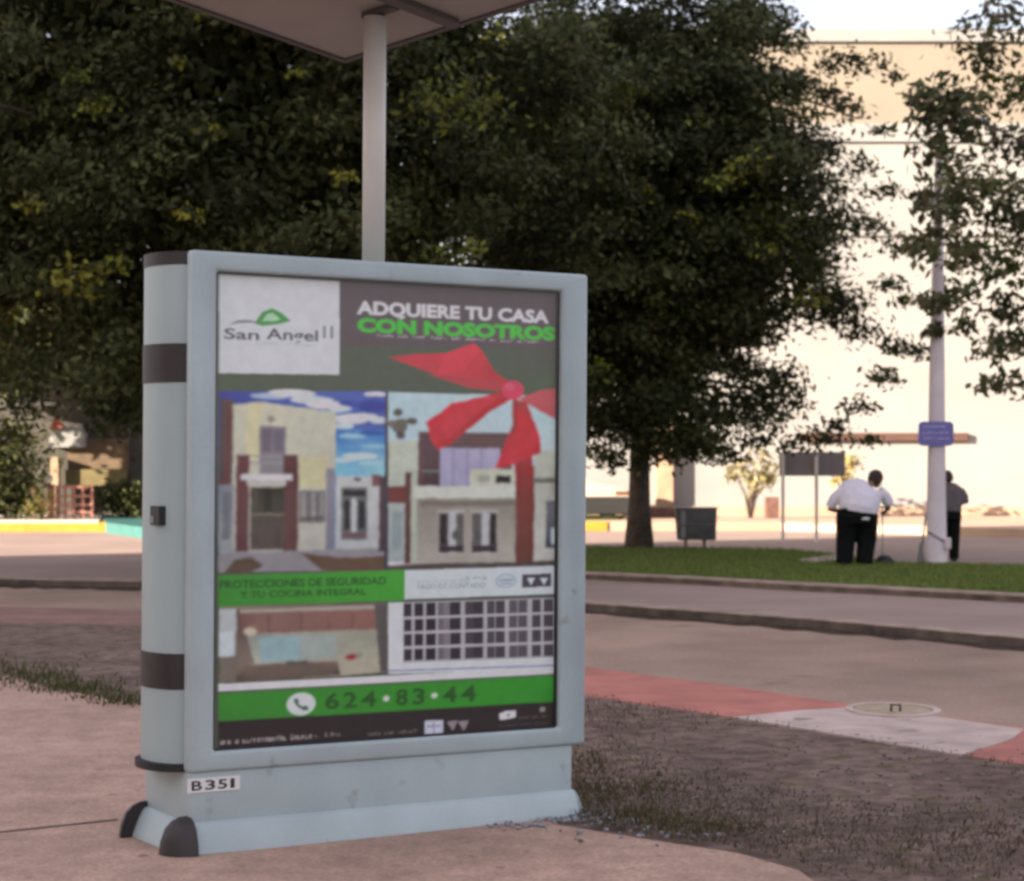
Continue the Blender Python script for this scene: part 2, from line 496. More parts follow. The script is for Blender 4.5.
# small dark shop building at the left under the tree
YS = 58.0
shop = empty('shop_building', (X(60, YS), YS, ZF))
tag(shop, 'small cream shop with red roof edge and brown shutter under the dark trees', 'building')
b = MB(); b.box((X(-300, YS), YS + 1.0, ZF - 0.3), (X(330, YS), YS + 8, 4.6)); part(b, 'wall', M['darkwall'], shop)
b = MB(); b.prism([(X(-310, YS), 4.6), (X(340, YS), 4.6), (X(340, YS) - 2.0, 6.2), (X(-310, YS) + 2, 6.2)], YS + 0.6, YS + 8.4, 'y'); part(b, 'roof', M['roof'], shop)
b = MB(); b.box((X(45, YS), YS + 0.55, Zp(447, YS)), (X(80, YS), YS + 0.997, Zp(427, YS))); part(b, 'sign_panel', M['wallwhite'], shop)
b = MB(); b.prism([(X(46, YS), Zp(429, YS)), (X(62, YS), Zp(427, YS)), (X(52, YS), Zp(416, YS))], YS + 0.4, YS + 0.55, 'y'); part(b, 'roof_gable', M['roof'], shop)
b = MB(); b.box((X(61, YS), YS + 0.85, Zp(469, YS)), (X(123, YS), YS + 0.996, Zp(438, YS))); part(b, 'shutter', M['darkwood'], shop)
b = MB(); b.box((X(60, YS), YS + 0.70, Zp(486, YS)), (X(122, YS), YS + 0.9, Zp(469.5, YS))); part(b, 'counter', M['olive'], shop)
b = MB(); b.box((X(47, YS), YS + 0.4, ZF), (X(55, YS), YS + 0.75, Zp(457, YS))); part(b, 'pillar', M['pillar'], shop)
YT = 55.5
tre = empty('lattice_fence', (X(75, YT), YT, ZF))
tag(tre, 'short red wooden lattice fence in front of the shop counter', 'fence')
for px in (57, 65, 74, 83, 92):
    b = MB(); b.box((X(px, YT) - 0.035, YT - 0.03, ZF), (X(px, YT) + 0.035, YT + 0.03, Zp(485, YT))); part(b, 'upright', M['redwood'], tre)
for py in (487, 496, 505, 512):
    b = MB(); b.box((X(56, YT), YT - 0.055, Zp(py, YT) - 0.03), (X(93, YT), YT - 0.032, Zp(py, YT) + 0.03)); part(b, 'rail', M['redwood'], tre)
gp_ = empty('gate_post', (X(51, YT), YT, ZF))
tag(gp_, 'dark red gate post with pale round cap beside the lattice fence', 'post')
b = MB(); b.box((X(48, YT), YT - 0.1, ZF), (X(54, YT), YT + 0.1, Zp(484, YT))).bevel(0.01); part(b, 'shaft', M['redwood'], gp_)
b = MB(); b.ball((X(48.5, YT), YT, Zp(479, YT)), 0.13, 2); part(b, 'cap_ball', M['palewhite'], gp_)

# unseen block added at the left, shaped so its shade covers the near street
blk = empty('shade_block', (-73, -70, 0))
tag(blk, 'long plain unseen block added beyond the left edge to shade the street', 'building')
SE = [(-86, -190), (-60, -190), (-60, 12.6), (-86, -1.25)]
bm_ = MB(); bm_.prism(SE, -0.4, 32); part(bm_, 'wall', M['bldg'], blk)
bm_ = MB(); bm_.prism([(-86.2, -190.2), (-59.8, -190.2), (-59.8, 12.8), (-86.2, -1.2)], 32, 32.6); part(bm_, 'parapet', M['wallwhite'], blk)
for k in range(6):
    bm_ = MB(); bm_.box((-59.995, -186, 3 + k * 4.8), (-59.9, 9, 4.6 + k * 4.8)); part(bm_, 'window_band', M['carglass'], blk)

# ------------------------------------------------------------------ trees
def leaves_mesh(name, P, Nrm, size, cols, m, parent=None, aspect=0.5, rng=None):
    n = len(P)
    rng = rng or np.random.default_rng(1)
    Nrm = Nrm / np.maximum(1e-6, np.linalg.norm(Nrm, axis=1))[:, None]
    t = rng.normal(size=(n, 3))
    t -= Nrm * np.sum(t * Nrm, 1)[:, None]
    t /= np.maximum(1e-6, np.linalg.norm(t, axis=1))[:, None]
    w = np.cross(Nrm, t)
    s = (size * rng.uniform(0.65, 1.25, n))[:, None]
    V = np.empty((n, 4, 3))
    V[:, 0] = P - t * s
    V[:, 1] = P + w * s * aspect
    V[:, 2] = P + t * s
    V[:, 3] = P - w * s * aspect
    me = bpy.data.meshes.new(name)
    me.vertices.add(n * 4); me.loops.add(n * 4); me.polygons.add(n)
    me.vertices.foreach_set('co', V.reshape(-1))
    me.loops.foreach_set('vertex_index', np.arange(n * 4, dtype=np.int32))
    me.polygons.foreach_set('loop_start', np.arange(0, n * 4, 4, dtype=np.int32))
    a = me.attributes.new('Col', 'FLOAT_COLOR', 'FACE')
    c4 = np.ones((n, 4)); c4[:, :3] = cols
    a.data.foreach_set('color', c4.reshape(-1))
    me.update(calc_edges=True)
    me.materials.append(m)
    o = bpy.data.objects.new(name, me)
    COL.objects.link(o)
    if parent is not None: o.parent = parent
    return o

DARK = np.array([(0.032, 0.040, 0.014), (0.046, 0.055, 0.019), (0.072, 0.080, 0.027), (0.058, 0.060, 0.023)])
YEL = np.array([(0.15, 0.165, 0.026), (0.11, 0.125, 0.022), (0.20, 0.195, 0.03)])

def tree(root_loc, center, radii, nclump, per, leaf, rc, seed, label, group, trunk_r=0.22, extra=(), pyel=0.10, limbs=16, zmin=None, pal=DARK, shell=0.5, sq=0.52, trunk_top=None, yel=(), keep=None, core=26000):
    rng = np.random.default_rng(seed)
    root = empty('tree', root_loc)
    tag(root, label, 'tree', group)
    c = np.array(center) - np.array(root_loc)
    rad = np.array(radii)
    cl = []
    while len(cl) < nclump:
        d = rng.normal(size=3); d /= np.linalg.norm(d)
        lump = 1 + 0.10 * math.sin(5 * d[0] + seed) * math.cos(4 * d[2] + 2 * seed) + 0.08 * math.sin(9 * d[2] + 7 * d[1])
        r = (shell + (1.02 - shell) * rng.random() ** 0.6) * lump
        p = c + d * rad * r
        if zmin is not None and p[2] < zmin + 0.35 * rng.random(): continue
        if keep and not keep(p + np.array(root_loc)): continue
        cl.append((p, d, rc * rng.uniform(0.65, 1.25)))
    for p, r in extra:
        p = np.array(p) - np.array(root_loc)
        d = (p - c) / rad; d = d / max(1e-6, np.linalg.norm(d))
        cl.append((p, d, r))
    ny = len(cl)
    for p, r in yel:
        p = np.array(p) - np.array(root_loc)
        cl.append((p, np.array([0, -0.6, 0.6]), r))
    P, Nn, C = [], [], []
    for ci, (p, d, r) in enumerate(cl):
        k = int(per * (r / rc) ** 2 * rng.uniform(0.7, 1.2)) + 12
        o = rng.normal(size=(k, 3)) * np.array([1, 1, sq]) * r * 0.40
        o[:, 2] -= 0.25 * (o[:, 0] ** 2 + o[:, 1] ** 2) / max(r, 0.1) * 0.6
        P.append(p + o)
        nn = rng.normal(size=(k, 3)) * 0.75 + d * 0.45 + np.array([0, 0, 0.55]) + o / r * 0.4
        Nn.append(nn)
        if ci >= ny or (rng.random() < pyel and r > 0.3 * rc):
            base = YEL[rng.integers(len(YEL))] * (rng.uniform(1.0, 1.6) if ci >= ny else rng.uniform(0.4, 0.9))
            mixw = (rng.random((k, 1)) < 0.6)
            col = np.where(mixw, base, pal[rng.integers(len(pal), size=k)])
        else:
            col = pal[rng.integers(len(pal), size=k)] * rng.uniform(0.55, 1.6)
        C.append(col * rng.uniform(0.7, 1.35, (k, 1)))
    if core:                                        # older, larger leaves deep inside the crown
        d = rng.normal(size=(core, 3)); d /= np.linalg.norm(d, axis=1)[:, None]
        p = c + d * rad * (0.74 * rng.random((core, 1)) ** 0.45)
        ok = p[:, 2] > (zmin or 1.0) + 0.5
        if keep: ok &= np.array([keep(q + np.array(root_loc) + np.array([0.9, 0, 0])) for q in p])
        p, d = p[ok], d[ok]
        P.append(p); Nn.append(rng.normal(size=p.shape) + d); C.append(pal[rng.integers(len(pal), size=len(p))] * rng.uniform(0.7, 1.3, (len(p), 1)))
    P, Nn, C = np.concatenate(P), np.concatenate(Nn), np.concatenate(C)
    if core: leaf = np.concatenate([np.full(len(P) - len(p), leaf), np.full(len(p), leaf * 1.7)])
    leaves_mesh('crown', P, Nn, leaf, C, LEAF, root, 0.48, rng)
    b = MB()
    top = Vector(c) + Vector((0, 0, rad[2] * 0.35))
    if trunk_top: top = Vector(trunk_top) - Vector(root_loc)
    pts, rr = [], []
    for i in range(9):
        t = i / 8
        wob = 0.10 * math.sin(3 * t + seed)
        pts.append(Vector((top.x * t ** 1.5 + wob * t, top.y * t ** 1.5 + wob * t * 0.6, -0.15 + (top.z + 0.15) * t)))
        rr.append(trunk_r * (1.0 - 0.75 * t) * (1.35 if i == 0 else 1))
    b.loft(pts, rr, 10)
    order = rng.permutation(len(cl))[:limbs]
    for q in order:
        e = Vector(cl[q][0])
        t = min(0.9, max(0.30, 0.25 + 0.5 * (e.z / max(0.1, top.z)) * 0.7))
        i = int(t * 8); s0 = pts[i]
        mid = s0.lerp(e, 0.5) + Vector((0, 0, 0.25 * (e - s0).length * 0.5))
        r0 = rr[i] * 0.5
        b.loft([s0, s0.lerp(mid, 0.5) + Vector((0, 0, .05)), mid, e], [r0, r0 * 0.75, r0 * 0.5, r0 * 0.15], 6)
    b.build('trunk', M['bark'], root)
    return root

ta = at(639, 549, ZM)
def sp(px, py, Y, r): return (tuple(atY(px, py, Y)), r)
exA = [sp(872, 62, 40, .5), sp(895, 75, 40, .3), sp(840, 60, 40, .6), sp(850, 110, 40, .5), sp(880, 130, 40, .35), sp(830, 95, 40, .6), sp(862, 165, 40, .5),
       sp(885, 190, 40, .4), sp(900, 243, 39, .55), sp(925, 240, 39, .4), sp(872, 225, 40, .5), sp(890, 285, 40, .45), sp(905, 300, 40, .3), sp(900, 345, 39.5, .5),
       sp(920, 350, 39.5, .4), sp(885, 375, 39.5, .5), sp(860, 405, 39.5, .45), sp(838, 425, 39.5, .4), sp(830, 438, 39.5, .5), sp(800, 440, 39.5, .5), sp(862, 330, 40, .6),
       sp(780, 20, 40.5, .6), sp(795, 45, 40.5, .45), sp(760, 440, 40, .5), sp(600, 455, 39.5, .5), sp(615, 462, 39.8, .4), sp(660, 455, 40, .5), sp(700, 450, 40, .5), sp(730, 455, 40, .4), sp(870, 440, 39, .3)]
tree(ta, atY(640, 205, 40.6), (3.95, 4.0, 5.1), 400, 300, 0.080, 0.85, 3, 'dense dark tree on the median lawn with its trunk beside the metal bin', 'street trees', 0.23, exA, zmin=1.75, trunk_top=atY(650, 150, 40.6), keep=lambda q: CX + q[0] / q[1] * FPX < 772 + 0.30 * max(0, HY - (q[2] - CAMZ) / q[1] * FPX) , yel=[sp(x, y, 37.0, r) for x, y, r in ((745, 165, .55), (725, 180, .4), (610, 212, .45), (640, 190, .4), (690, 215, .35), (810, 300, .45), (600, 370, .4), (770, 250, .35), (655, 300, .3), (700, 120, .3), (620, 80, .35))])
tb = Vector((atY(300, 500, 34).x, 34.0, ZL))
tree(tb, atY(225, 120, 34), (6.6, 4.6, 5.3), 600, 330, 0.074, 0.85, 8, 'broad dark leafy tree rising directly behind the advertising kiosk', 'street trees', 0.28,
     [sp(20, 405, 33, .6), sp(110, 405, 33, .6), sp(10, 430, 33, .5), sp(120, 425, 33, .5)], zmin=2.25, pyel=0.10, shell=0.35, yel=[sp(x, y, 29.9, r) for x, y, r in ((100, 105, .32), (78, 75, .28), (118, 262, .3), (98, 268, .3), (190, 212, .3), (215, 130, .25), (205, 12, .25), (465, 248, .36), (440, 255, .3), (500, 35, .3), (345, 175, .28), (420, 95, .22), (30, 205, .3), (300, 70, .2), (180, 60, .2))])
tc_ = Vector((X(-150, 55.4), 55.4, ZF))
tree(tc_, atY(-60, 170, 55.4), (5.2, 2.3, 6.4), 330, 170, 0.15, 1.0, 15, 'dark tree behind the yellow kerb at the far left of the street', 'street trees', 0.25, [], zmin=3.1, pyel=0.03)
# loose sunlit tree at the right edge
td = Vector((11.6, 38.0, ZL))
exD = [sp(1000, 20, 35.6, 1.03), sp(985, 55, 35.2, 0.69), sp(1010, 90, 35.9, 1.03), sp(930, 95, 33.5, 0.62), sp(940, 115, 33.8, 0.45), sp(965, 130, 34.6, 0.45), sp(1000, 140, 35.6, 0.81), sp(985, 185, 35.2, 0.81),
       sp(955, 195, 34.2, 0.57), sp(945, 210, 34.0, 0.45), sp(1005, 215, 35.8, 0.81), sp(970, 250, 34.7, 0.69), sp(1000, 265, 35.6, 0.81), sp(955, 290, 34.2, 0.57), sp(1005, 310, 35.8, 0.69), sp(930, 300, 33.5, 0.40),
       sp(1000, 345, 35.6, 0.57), sp(1010, 380, 35.9, 0.57), sp(990, 385, 35.3, 0.34), sp(965, 325, 34.6, 0.34), sp(1020, 340, 36.2, 0.69), sp(925, 195, 33.4, 0.34), sp(935, 330, 33.7, 0.29), sp(945, 118, 32.9, .75), sp(938, 150, 32.9, .6), sp(948, 175, 32.9, .55), sp(930, 205, 32.9, .5), sp(945, 232, 32.9, .5), sp(918, 246, 33, .5), sp(952, 262, 33, .5), sp(940, 300, 33, .4), sp(955, 100, 33.4, .6), sp(925, 90, 33, .4)]
PALD = np.array([(0.075, 0.085, 0.033), (0.095, 0.092, 0.042), (0.115, 0.095, 0.052), (0.06, 0.08, 0.032)])
tree(td, atY(1165, 130, 37), (2.2, 2.6, 4.4), 150, 105, 0.10, 0.6, 21, 'loose brownish green tree reaching in at the right edge beside the white column', 'street trees', 0.2, exD, zmin=2.8, pal=PALD, pyel=0.1, core=0)

def shrub(loc, blobs, n, leaf, cols, label, seed, name='shrub', cat='shrub', group=None, stem=True):
    rng = np.random.default_rng(seed)
    root = empty(name, loc)
    tag(root, label, cat, group)
    L = Vector(loc)
    P, Nn = [], []
    for c, r in blobs:
        k = max(8, int(n / len(blobs)))
        o = rng.normal(size=(k, 3)) * np.array(r) * 0.5
        P.append(np.array(Vector(c) - L) + o)
        Nn.append(rng.normal(size=(k, 3)) + np.array([0, 0, 0.5]) + o / np.array(r))
    P, Nn = np.concatenate(P), np.concatenate(Nn)
    P[:, 2] = np.maximum(P[:, 2], 0.03)
    cols = np.array(cols)
    C = cols[rng.integers(len(cols), size=len(P))] * rng.uniform(0.7, 1.4, (len(P), 1))
    leaves_mesh('foliage', P, Nn, leaf, C, LEAF, root, 0.45, rng)
    b = MB()
    for c, r in blobs[:6]:
        e = Vector(c) - L
        b.loft([(0, 0, -0.05), (e.x * 0.3, e.y * 0.3, e.z * 0.5), e], [0.05, 0.035, 0.012], 6)
    b.build('stem', M['bark'], root)
    return root
hb = []
rng0 = random.Random(4)
for i in range(26):
    hb.append((atY(rng0.uniform(-120, 22), rng0.uniform(440, 508), 55 + rng0.uniform(-.4, .6)), (0.9, 0.6, 0.8)))
shrub((X(-30, 55), 55, ZF), hb, 9000, 0.10, DARK, 'dark overgrown hedge left of the lattice fence', 5, 'hedge', 'hedge')
hb = [(atY(rng0.uniform(112, 185), rng0.uniform(495, 511), 56.2), (0.6, 0.4, 0.4)) for i in range(10)]
shrub((X(130, 56.2), 56.2, ZF), hb, 3500, 0.09, DARK, 'low dark hedge right of the lattice fence', 6, 'hedge', 'hedge')
shrub((X(42, 54.4), 54.4, ZF), [(atY(42, 503, 54.4), (0.35, .3, .45)), (atY(36, 508, 54.4), (0.4, .3, .25))], 260, 0.08, [(0.10, 0.10, 0.02), (0.16, 0.10, 0.04), (0.07, 0.09, 0.02)], 'small yellowish plant at the foot of the dark hedge', 7, 'plant', 'plant')
YS2 = 57.5
shrub((X(752, YS2), YS2 + .4, ZF), [(atY(748, 468, YS2), (.5, .4, .45)), (atY(735, 473, YS2), (.35, .3, .3)), (atY(765, 460, YS2), (.4, .4, .4)), (atY(755, 480, YS2), (.3, .3, .35)), (atY(768, 478, YS2), (.2, .2, .3))], 420, 0.10,
      [(0.26, 0.22, 0.10), (0.32, 0.27, 0.15), (0.19, 0.18, 0.08)], 'spindly yellow leaved sapling against the cream wall left of the grey sign', 9, 'sapling', 'sapling', 'yellow saplings by the wall')
shrub((X(842, YS2), YS2, ZF), [(atY(846, 470, YS2), (.35, .3, .3)), (atY(852, 463, YS2), (.3, .3, .2)), (atY(838, 478, YS2), (.2, .2, .3))], 200, 0.10,
      [(0.30, 0.24, 0.08), (0.34, 0.27, 0.11)], 'spindly yellow leaved sapling showing between the grey sign and the man in white', 10, 'sapling', 'sapling', 'yellow saplings by the wall')

# ------------------------------------------------------------------ ground cover (stuff)
def blades(name, pts, h, wd, cols, seed, m=GRASSM):
    rng = np.random.default_rng(seed)
    pts = np.array(pts); n = len(pts)
    ang = rng.uniform(0, 2 * math.pi, n)
    hh = h * rng.uniform(0.5, 1.4, n)
    t = np.stack([np.cos(ang), np.sin(ang), np.zeros(n)], 1)
    ln = rng.normal(size=(n, 2)) * hh[:, None] * 0.45
    V = np.empty((n, 3, 3))
    V[:, 0] = pts - t * wd; V[:, 1] = pts + t * wd
    V[:, 2] = pts + np.stack([ln[:, 0], ln[:, 1], hh], 1)
    me = bpy.data.meshes.new(name)
    me.vertices.add(n * 3); me.loops.add(n * 3); me.polygons.add(n)
    me.vertices.foreach_set('co', V.reshape(-1))
    me.loops.foreach_set('vertex_index', np.arange(n * 3, dtype=np.int32))
    me.polygons.foreach_set('loop_start', np.arange(0, n * 3, 3, dtype=np.int32))
    a = me.attributes.new('Col', 'FLOAT_COLOR', 'FACE')
    c4 = np.ones((n, 4)); cols = np.array(cols)
    c4[:, :3] = cols[rng.integers(len(cols), size=n)] * rng.uniform(0.7, 1.3, (n, 1))
    a.data.foreach_set('color', c4.reshape(-1))
    me.update(calc_edges=True)
    me.materials.append(m)
    o = bpy.data.objects.new(name, me)
    COL.objects.link(o)
    o['kind'] = 'stuff'
    return o

def interp(pl, x):
    for a_, c_ in zip(pl, pl[1:]):
        if min(a_[0], c_[0]) <= x <= max(a_[0], c_[0]) and abs(a_[0] - c_[0]) > 1e-6:
            t = (x - a_[0]) / (c_[0] - a_[0]); return a_[1] + (c_[1] - a_[1]) * t
    return None
rg = random.Random(11)
gpts = []
while len(gpts) < 42000:
    x = rg.uniform(0.8, 15); y0, y1 = interp(fr, x), interp(bk, x)
    if y0 is None or y1 is None: continue
    gpts.append((x, rg.uniform(y0 + .02, y1 - .02), ZM + 0.018))
blades('grass', gpts, 0.055, 0.011, [(0.14, 0.20, 0.045), (0.17, 0.22, 0.055), (0.115, 0.175, 0.04), (0.21, 0.21, 0.07)], 12)

def weed_pts(spots, n, z=0.0):
    out = []
    for px, py, sx, sy in spots:
        c = at(px, py, z)
        for i in range(n): out.append((c.x + rg.gauss(0, sx), c.y + rg.gauss(0, sy), z))
    return out
wl = [(0, 668, .25, .25), (20, 672, .2, .2), (38, 677, .2, .2), (55, 684, .22, .16), (75, 688, .2, .15), (92, 691, .15, .12), (112, 698, .15, .12), (130, 703, .12, .1), (30, 680, .2, .15), (62, 690, .15, .1), (-40, 664, .3, .3)]
blades('weeds', weed_pts(wl, 110), 0.055, 0.007, [(0.05, 0.075, 0.015), (0.08, 0.09, 0.025), (0.10, 0.085, 0.035)], 13)
wr = [(585, 790, .12, .22), (600, 800, .15, .15), (580, 765, .08, .2), (640, 815, .12, .06), (665, 823, .15, .08), (625, 790, .2, .15), (700, 830, .15, .08)]
blades('weeds', weed_pts(wr, 130), 0.05, 0.005, [(0.09, 0.085, 0.025), (0.13, 0.10, 0.045), (0.075, 0.065, 0.03)], 14)
# thin dry growth on the dirt strip
dry, litp = [], []
while len(dry) < 4500:
    px, py = rg.uniform(575, 1060), rg.uniform(695, 880)
    p = at(px, py, 0.0)
    yl = interp([tuple(v) for v in L1], p.x)
    if yl is None or p.y > yl - 0.1: continue
    y0 = interp([tuple(v) for v in L0], p.x)
    if y0 is not None and p.y < y0 + 0.05: continue
    if (math.sin(p.x * 2.1 + 1) + math.sin(p.y * 1.3 + p.x) + rg.random() * 2) < 1.1: continue
    dry.append((p.x, p.y, 0.0))
blades('dry_grass', dry, 0.028, 0.005, [(0.10, 0.078, 0.055), (0.13, 0.10, 0.07), (0.09, 0.08, 0.045), (0.15, 0.125, 0.10)], 15)
lp = []
while len(lp) < 3600:
    px, py = (rg.uniform(570, 1080), rg.uniform(693, 885)) if rg.random() < .75 else (rg.uniform(-20, 140), rg.uniform(624, 700))
    p = at(px, py, 0.0)
    yl = interp([tuple(v) for v in L1], p.x); y0 = interp([tuple(v) for v in L0], p.x)
    if yl is None or p.y > yl - .02 or (y0 is not None and p.y < y0 + .02): continue
    lp.append((p.x, p.y, 0.008 + rg.random() * 0.012))
rngl = np.random.default_rng(16)
lpa = np.array(lp)
lc = np.array([(0.17, 0.125, 0.10), (0.10, 0.075, 0.06), (0.22, 0.18, 0.15), (0.13, 0.098, 0.075), (0.08, 0.062, 0.052), (0.28, 0.24, 0.22)])
o = leaves_mesh('leaf_litter', lpa, rngl.normal(size=(len(lpa), 3)) * 0.14 + np.array([0, 0, 1.0]), 0.020, lc[rngl.choice(6, size=len(lpa), p=[.25, .25, .08, .25, .14, .03])], LITTER, None, 0.5, rngl)
o['kind'] = 'stuff'

def stones(name, spots, n, r0, r1, m, seed, z=0.0):
    r_ = random.Random(seed)
    b = MB()
    for i in range(n):
        px, py, sx, sy = spots[r_.randrange(len(spots))]
        c = at(px, py, z)
        s = r_.uniform(r0, r1)
        b.M = Matrix.Translation((c.x + r_.gauss(0, sx), c.y + r_.gauss(0, sy), z + s * 0.3)) @ Matrix.Rotation(r_.uniform(0, 6.3), 4, 'Z')
        b.ball((0, 0, 0), (s, s * r_.uniform(.6, 1), s * .6), 1)
    b.M = None
    for v in b.bm.verts: v.co += Vector((r_.uniform(-1, 1), r_.uniform(-1, 1), r_.uniform(-1, 1))) * r0 * 0.2
    o = b.build(name, m); o['kind'] = 'stuff'
    return o
stones('gravel', [(575, 816, .09, .07), (592, 817, .1, .09), (608, 821, .1, .1), (550, 820, .12, .04), (525, 826, .14, .04), (630, 826, .12, .09), (665, 836, .2, .08)], 210, 0.006, 0.018, M['stone'], 17, -0.006)
stones('pebbles', [(rg.uniform(590, 1050), rg.uniform(745, 830), .25, .25) for i in range(60)], 200, 0.006, 0.016, mat('dull_pebble', (0.15, 0.12, 0.105), 0.9, 0.4, 9), 18)

# ------------------------------------------------------------------ advertising kiosk
TH = R(31.1)
KC = Vector((-0.6717, 9.872, 0.0))
E = Vector((math.cos(TH), math.sin(TH), 0)); NV = Vector((-math.sin(TH), math.cos(TH), 0))
KM = Matrix.Translation((KC.x, KC.y, -0.014)) @ Matrix.Rotation(TH, 4, 'Z') @ Matrix.Rotation(R(0.45), 4, 'Y')
KI = KM.inverted()
kiosk = empty('advertising_kiosk', (0, 0, 0))
kiosk.matrix_world = KM
tag(kiosk, 'pale blue-grey street advertising kiosk with lit-box poster and solar panel on a pole', 'advertising kiosk')
kiosk['label'] = 'pale blue-grey advertising kiosk with a house poster, brown bands and a pole-mounted panel'
O = Vector((0, 0, CAMZ))
def K(px, py, yl):                                  # pixel -> (local x, z) on the kiosk plane local y = yl
    d = KI.to_3x3() @ Vector(((px - CX) / FPX, 1, (HY - py) / FPX))
    o_ = KI @ O
    t = (yl - o_.y) / d.y
    p = o_ + d * t
    return (p.x, p.z)
YF = -0.283
xa, zt1 = K(217.5, 271.5, YF); xb, zt2 = K(563, 290, YF)
_, zb1 = K(217, 754, YF); _, zb2 = K(557.5, 726.5, YF)
PX0, PX1, PZ0, PZ1 = xa, xb, (zb1 + zb2) / 2, (zt1 + zt2) / 2
FX, FZ0, FZ1 = 1.026, 0.347, 2.620
print('poster', PX0, PX1, PZ0, PZ1)
b = MB(); b.box((-0.985, -0.232, FZ0), (0.985, 0.205, FZ1 - 0.02)); b.build('cabinet', M['kiosk_side'], kiosk)
def ring(x0, x1, z0, z1, X0, X1, Z0, Z1, y0, y1, bev=0.016):
    b = MB()
    outer = [(x0, z0), (x1, z0), (x1, z1), (x0, z1)]
    inner = [(X0, Z0), (X1, Z0), (X1, Z1), (X0, Z1)]
    V = {}
    for nm, loop in (('o', outer), ('i', inner)):
        for k, (x, z) in enumerate(loop):
            for q, y in enumerate((y0, y1)): V[nm, k, q] = b._v((x, y, z))
    for k in range(4):
        j = (k + 1) % 4
        for q in (0, 1): b.bm.faces.new((V['o', k, q], V['o', j, q], V['i', j, q], V['i', k, q]))
        b.bm.faces.new((V['o', k, 0], V['o', k, 1], V['o', j, 1], V['o', j, 0]))
        b.bm.faces.new((V['i', k, 0], V['i', k, 1], V['i', j, 1], V['i', j, 0]))
    bmesh.ops.recalc_face_normals(b.bm, faces=b.bm.faces)
    es = [e for e in b.bm.edges if e.calc_face_angle(0) > 0.6]
    bmesh.ops.bevel(b.bm, geom=es, offset=bev, segments=3, profile=0.5, affect='EDGES')
    for f in b.bm.faces: f.smooth = True
    return b
o = ring(-FX, FX, FZ0, FZ1, PX0, PX1, PZ0, PZ1, YF, -0.215).build('front_frame', M['kiosk'], kiosk)
def auto(o, ang=35):
    o.data.set_sharp_from_angle(angle=R(ang))
auto(o)
o = ring(-0.985, FX, FZ0, FZ1, PX0, PX1, PZ0, PZ1, 0.215, 0.283).build('rear_frame', M['kiosk'], kiosk); auto(o)
b = MB(); b.box((PX0 - .02, 0.206, PZ0 - .02), (PX1 + .02, 0.235, PZ1 + .02)); b.build('rear_poster', M['plate'], kiosk)
# black gasket round the opening
o = ring(PX0 - 0.004, PX1 + 0.004, PZ0 - 0.004, PZ1 + 0.004, PX0 + 0.010, PX1 - 0.010, PZ0 + 0.008, PZ1 - 0.010, -0.2535, -0.236, 0.002).build('gasket', M['black'], kiosk)

# bowed side panels with bands, cap, bumper strip
def bow(sgn, out, y0=-0.205, y1=0.21, n=14, base=0.995, amp=0.118):
    return [(sgn * (base + amp * math.sqrt(max(0, 1 - (2 * i / n - 1) ** 2)) ** 1.1 + out), y0 + (y1 - y0) * i / n) for i in range(n + 1)]
def bowed(sgn, out, z0, z1, name, m, inner=0.93):
    pr = bow(sgn, out)
    poly = pr + [(sgn * inner, pr[-1][1]), (sgn * inner, pr[0][1])]
    b = MB(); b.prism(poly, z0, z1)
    for f in b.bm.faces: f.smooth = abs(f.normal.z) < .5
    bmesh.ops.recalc_face_normals(b.bm, faces=b.bm.faces)
    o = b.build(name, m, kiosk); auto(o, 25)
    return o
def zl(py): return 1.7 - (py - 460) / 2100 * 9.42 + 0.010
for sg in (-1, 1):
    bowed(sg, 0.0, FZ0 + 0.03, zl(270), 'side_panel', M['kiosk_side'])
    bowed(sg, 0.003, zl(270) + .001, zl(257), 'top_cap', M['brown'])
    bowed(sg, 0.004, zl(385), zl(347), 'side_band', M['brown'], 0.985)
    bowed(sg, 0.004, zl(685), zl(650), 'side_band', M['brown'], 0.985)
    bowed(sg, 0.028, FZ0 - 0.005, FZ0 + 0.028, 'bumper_strip', M['black'])
b = MB(); b.box((-1.113, -0.135, zl(525)), (-1.04, -0.028, zl(506))).bevel(0.004); kh = b.build('keyhole', M['black'], kiosk)
b = MB(); b.box((-1.116, -.075, zl(523)), (-1.10, -.032, zl(516))); b.build('latch_tongue', M['steel'], kh)
# plinth, skirt and rubber corner caps
b = MB(); b.box((-1.012, -0.266, 0.0), (0.962, 0.266, FZ0 + 0.002)).bevel(0.012, 3); o = b.build('plinth', M['kiosk'], kiosk); auto(o)
prof = [(0.132, 0.002), (0.124, 0.018), (0.10, 0.034), (0.055, 0.054), (0.012, 0.070), (0.0, 0.072)]
def skirt_side(p0, p1, nrm, name='skirt'):
    b = MB()
    for (z0, d0), (z1, d1) in zip(prof, prof[1:]):
        b.face([Vector(p0) + Vector(nrm) * d0 + Vector((0, 0, z0)), Vector(p1) + Vector(nrm) * d0 + Vector((0, 0, z0)), Vector(p1) + Vector(nrm) * d1 + Vector((0, 0, z1)), Vector(p0) + Vector(nrm) * d1 + Vector((0, 0, z1))])
    bmesh.ops.remove_doubles(b.bm, verts=b.bm.verts, dist=1e-5)
    # close the back so that the skirt is solid
    for p in (p0, p1):
        b.face([Vector(p) + Vector(nrm) * d + Vector((0, 0, z)) for z, d in prof] + [Vector(p)])
    bmesh.ops.remove_doubles(b.bm, verts=b.bm.verts, dist=1e-5)
    b.smooth()
    o = b.build(name, M['kiosk'], kiosk); auto(o, 40)
PXl, PXr, PY = -1.012, 0.962, 0.266
c_ = 0.036
skirt_side((PXl + .004, -PY, 0), (PXr - 0.0, -PY, 0), (0, -1, 0))
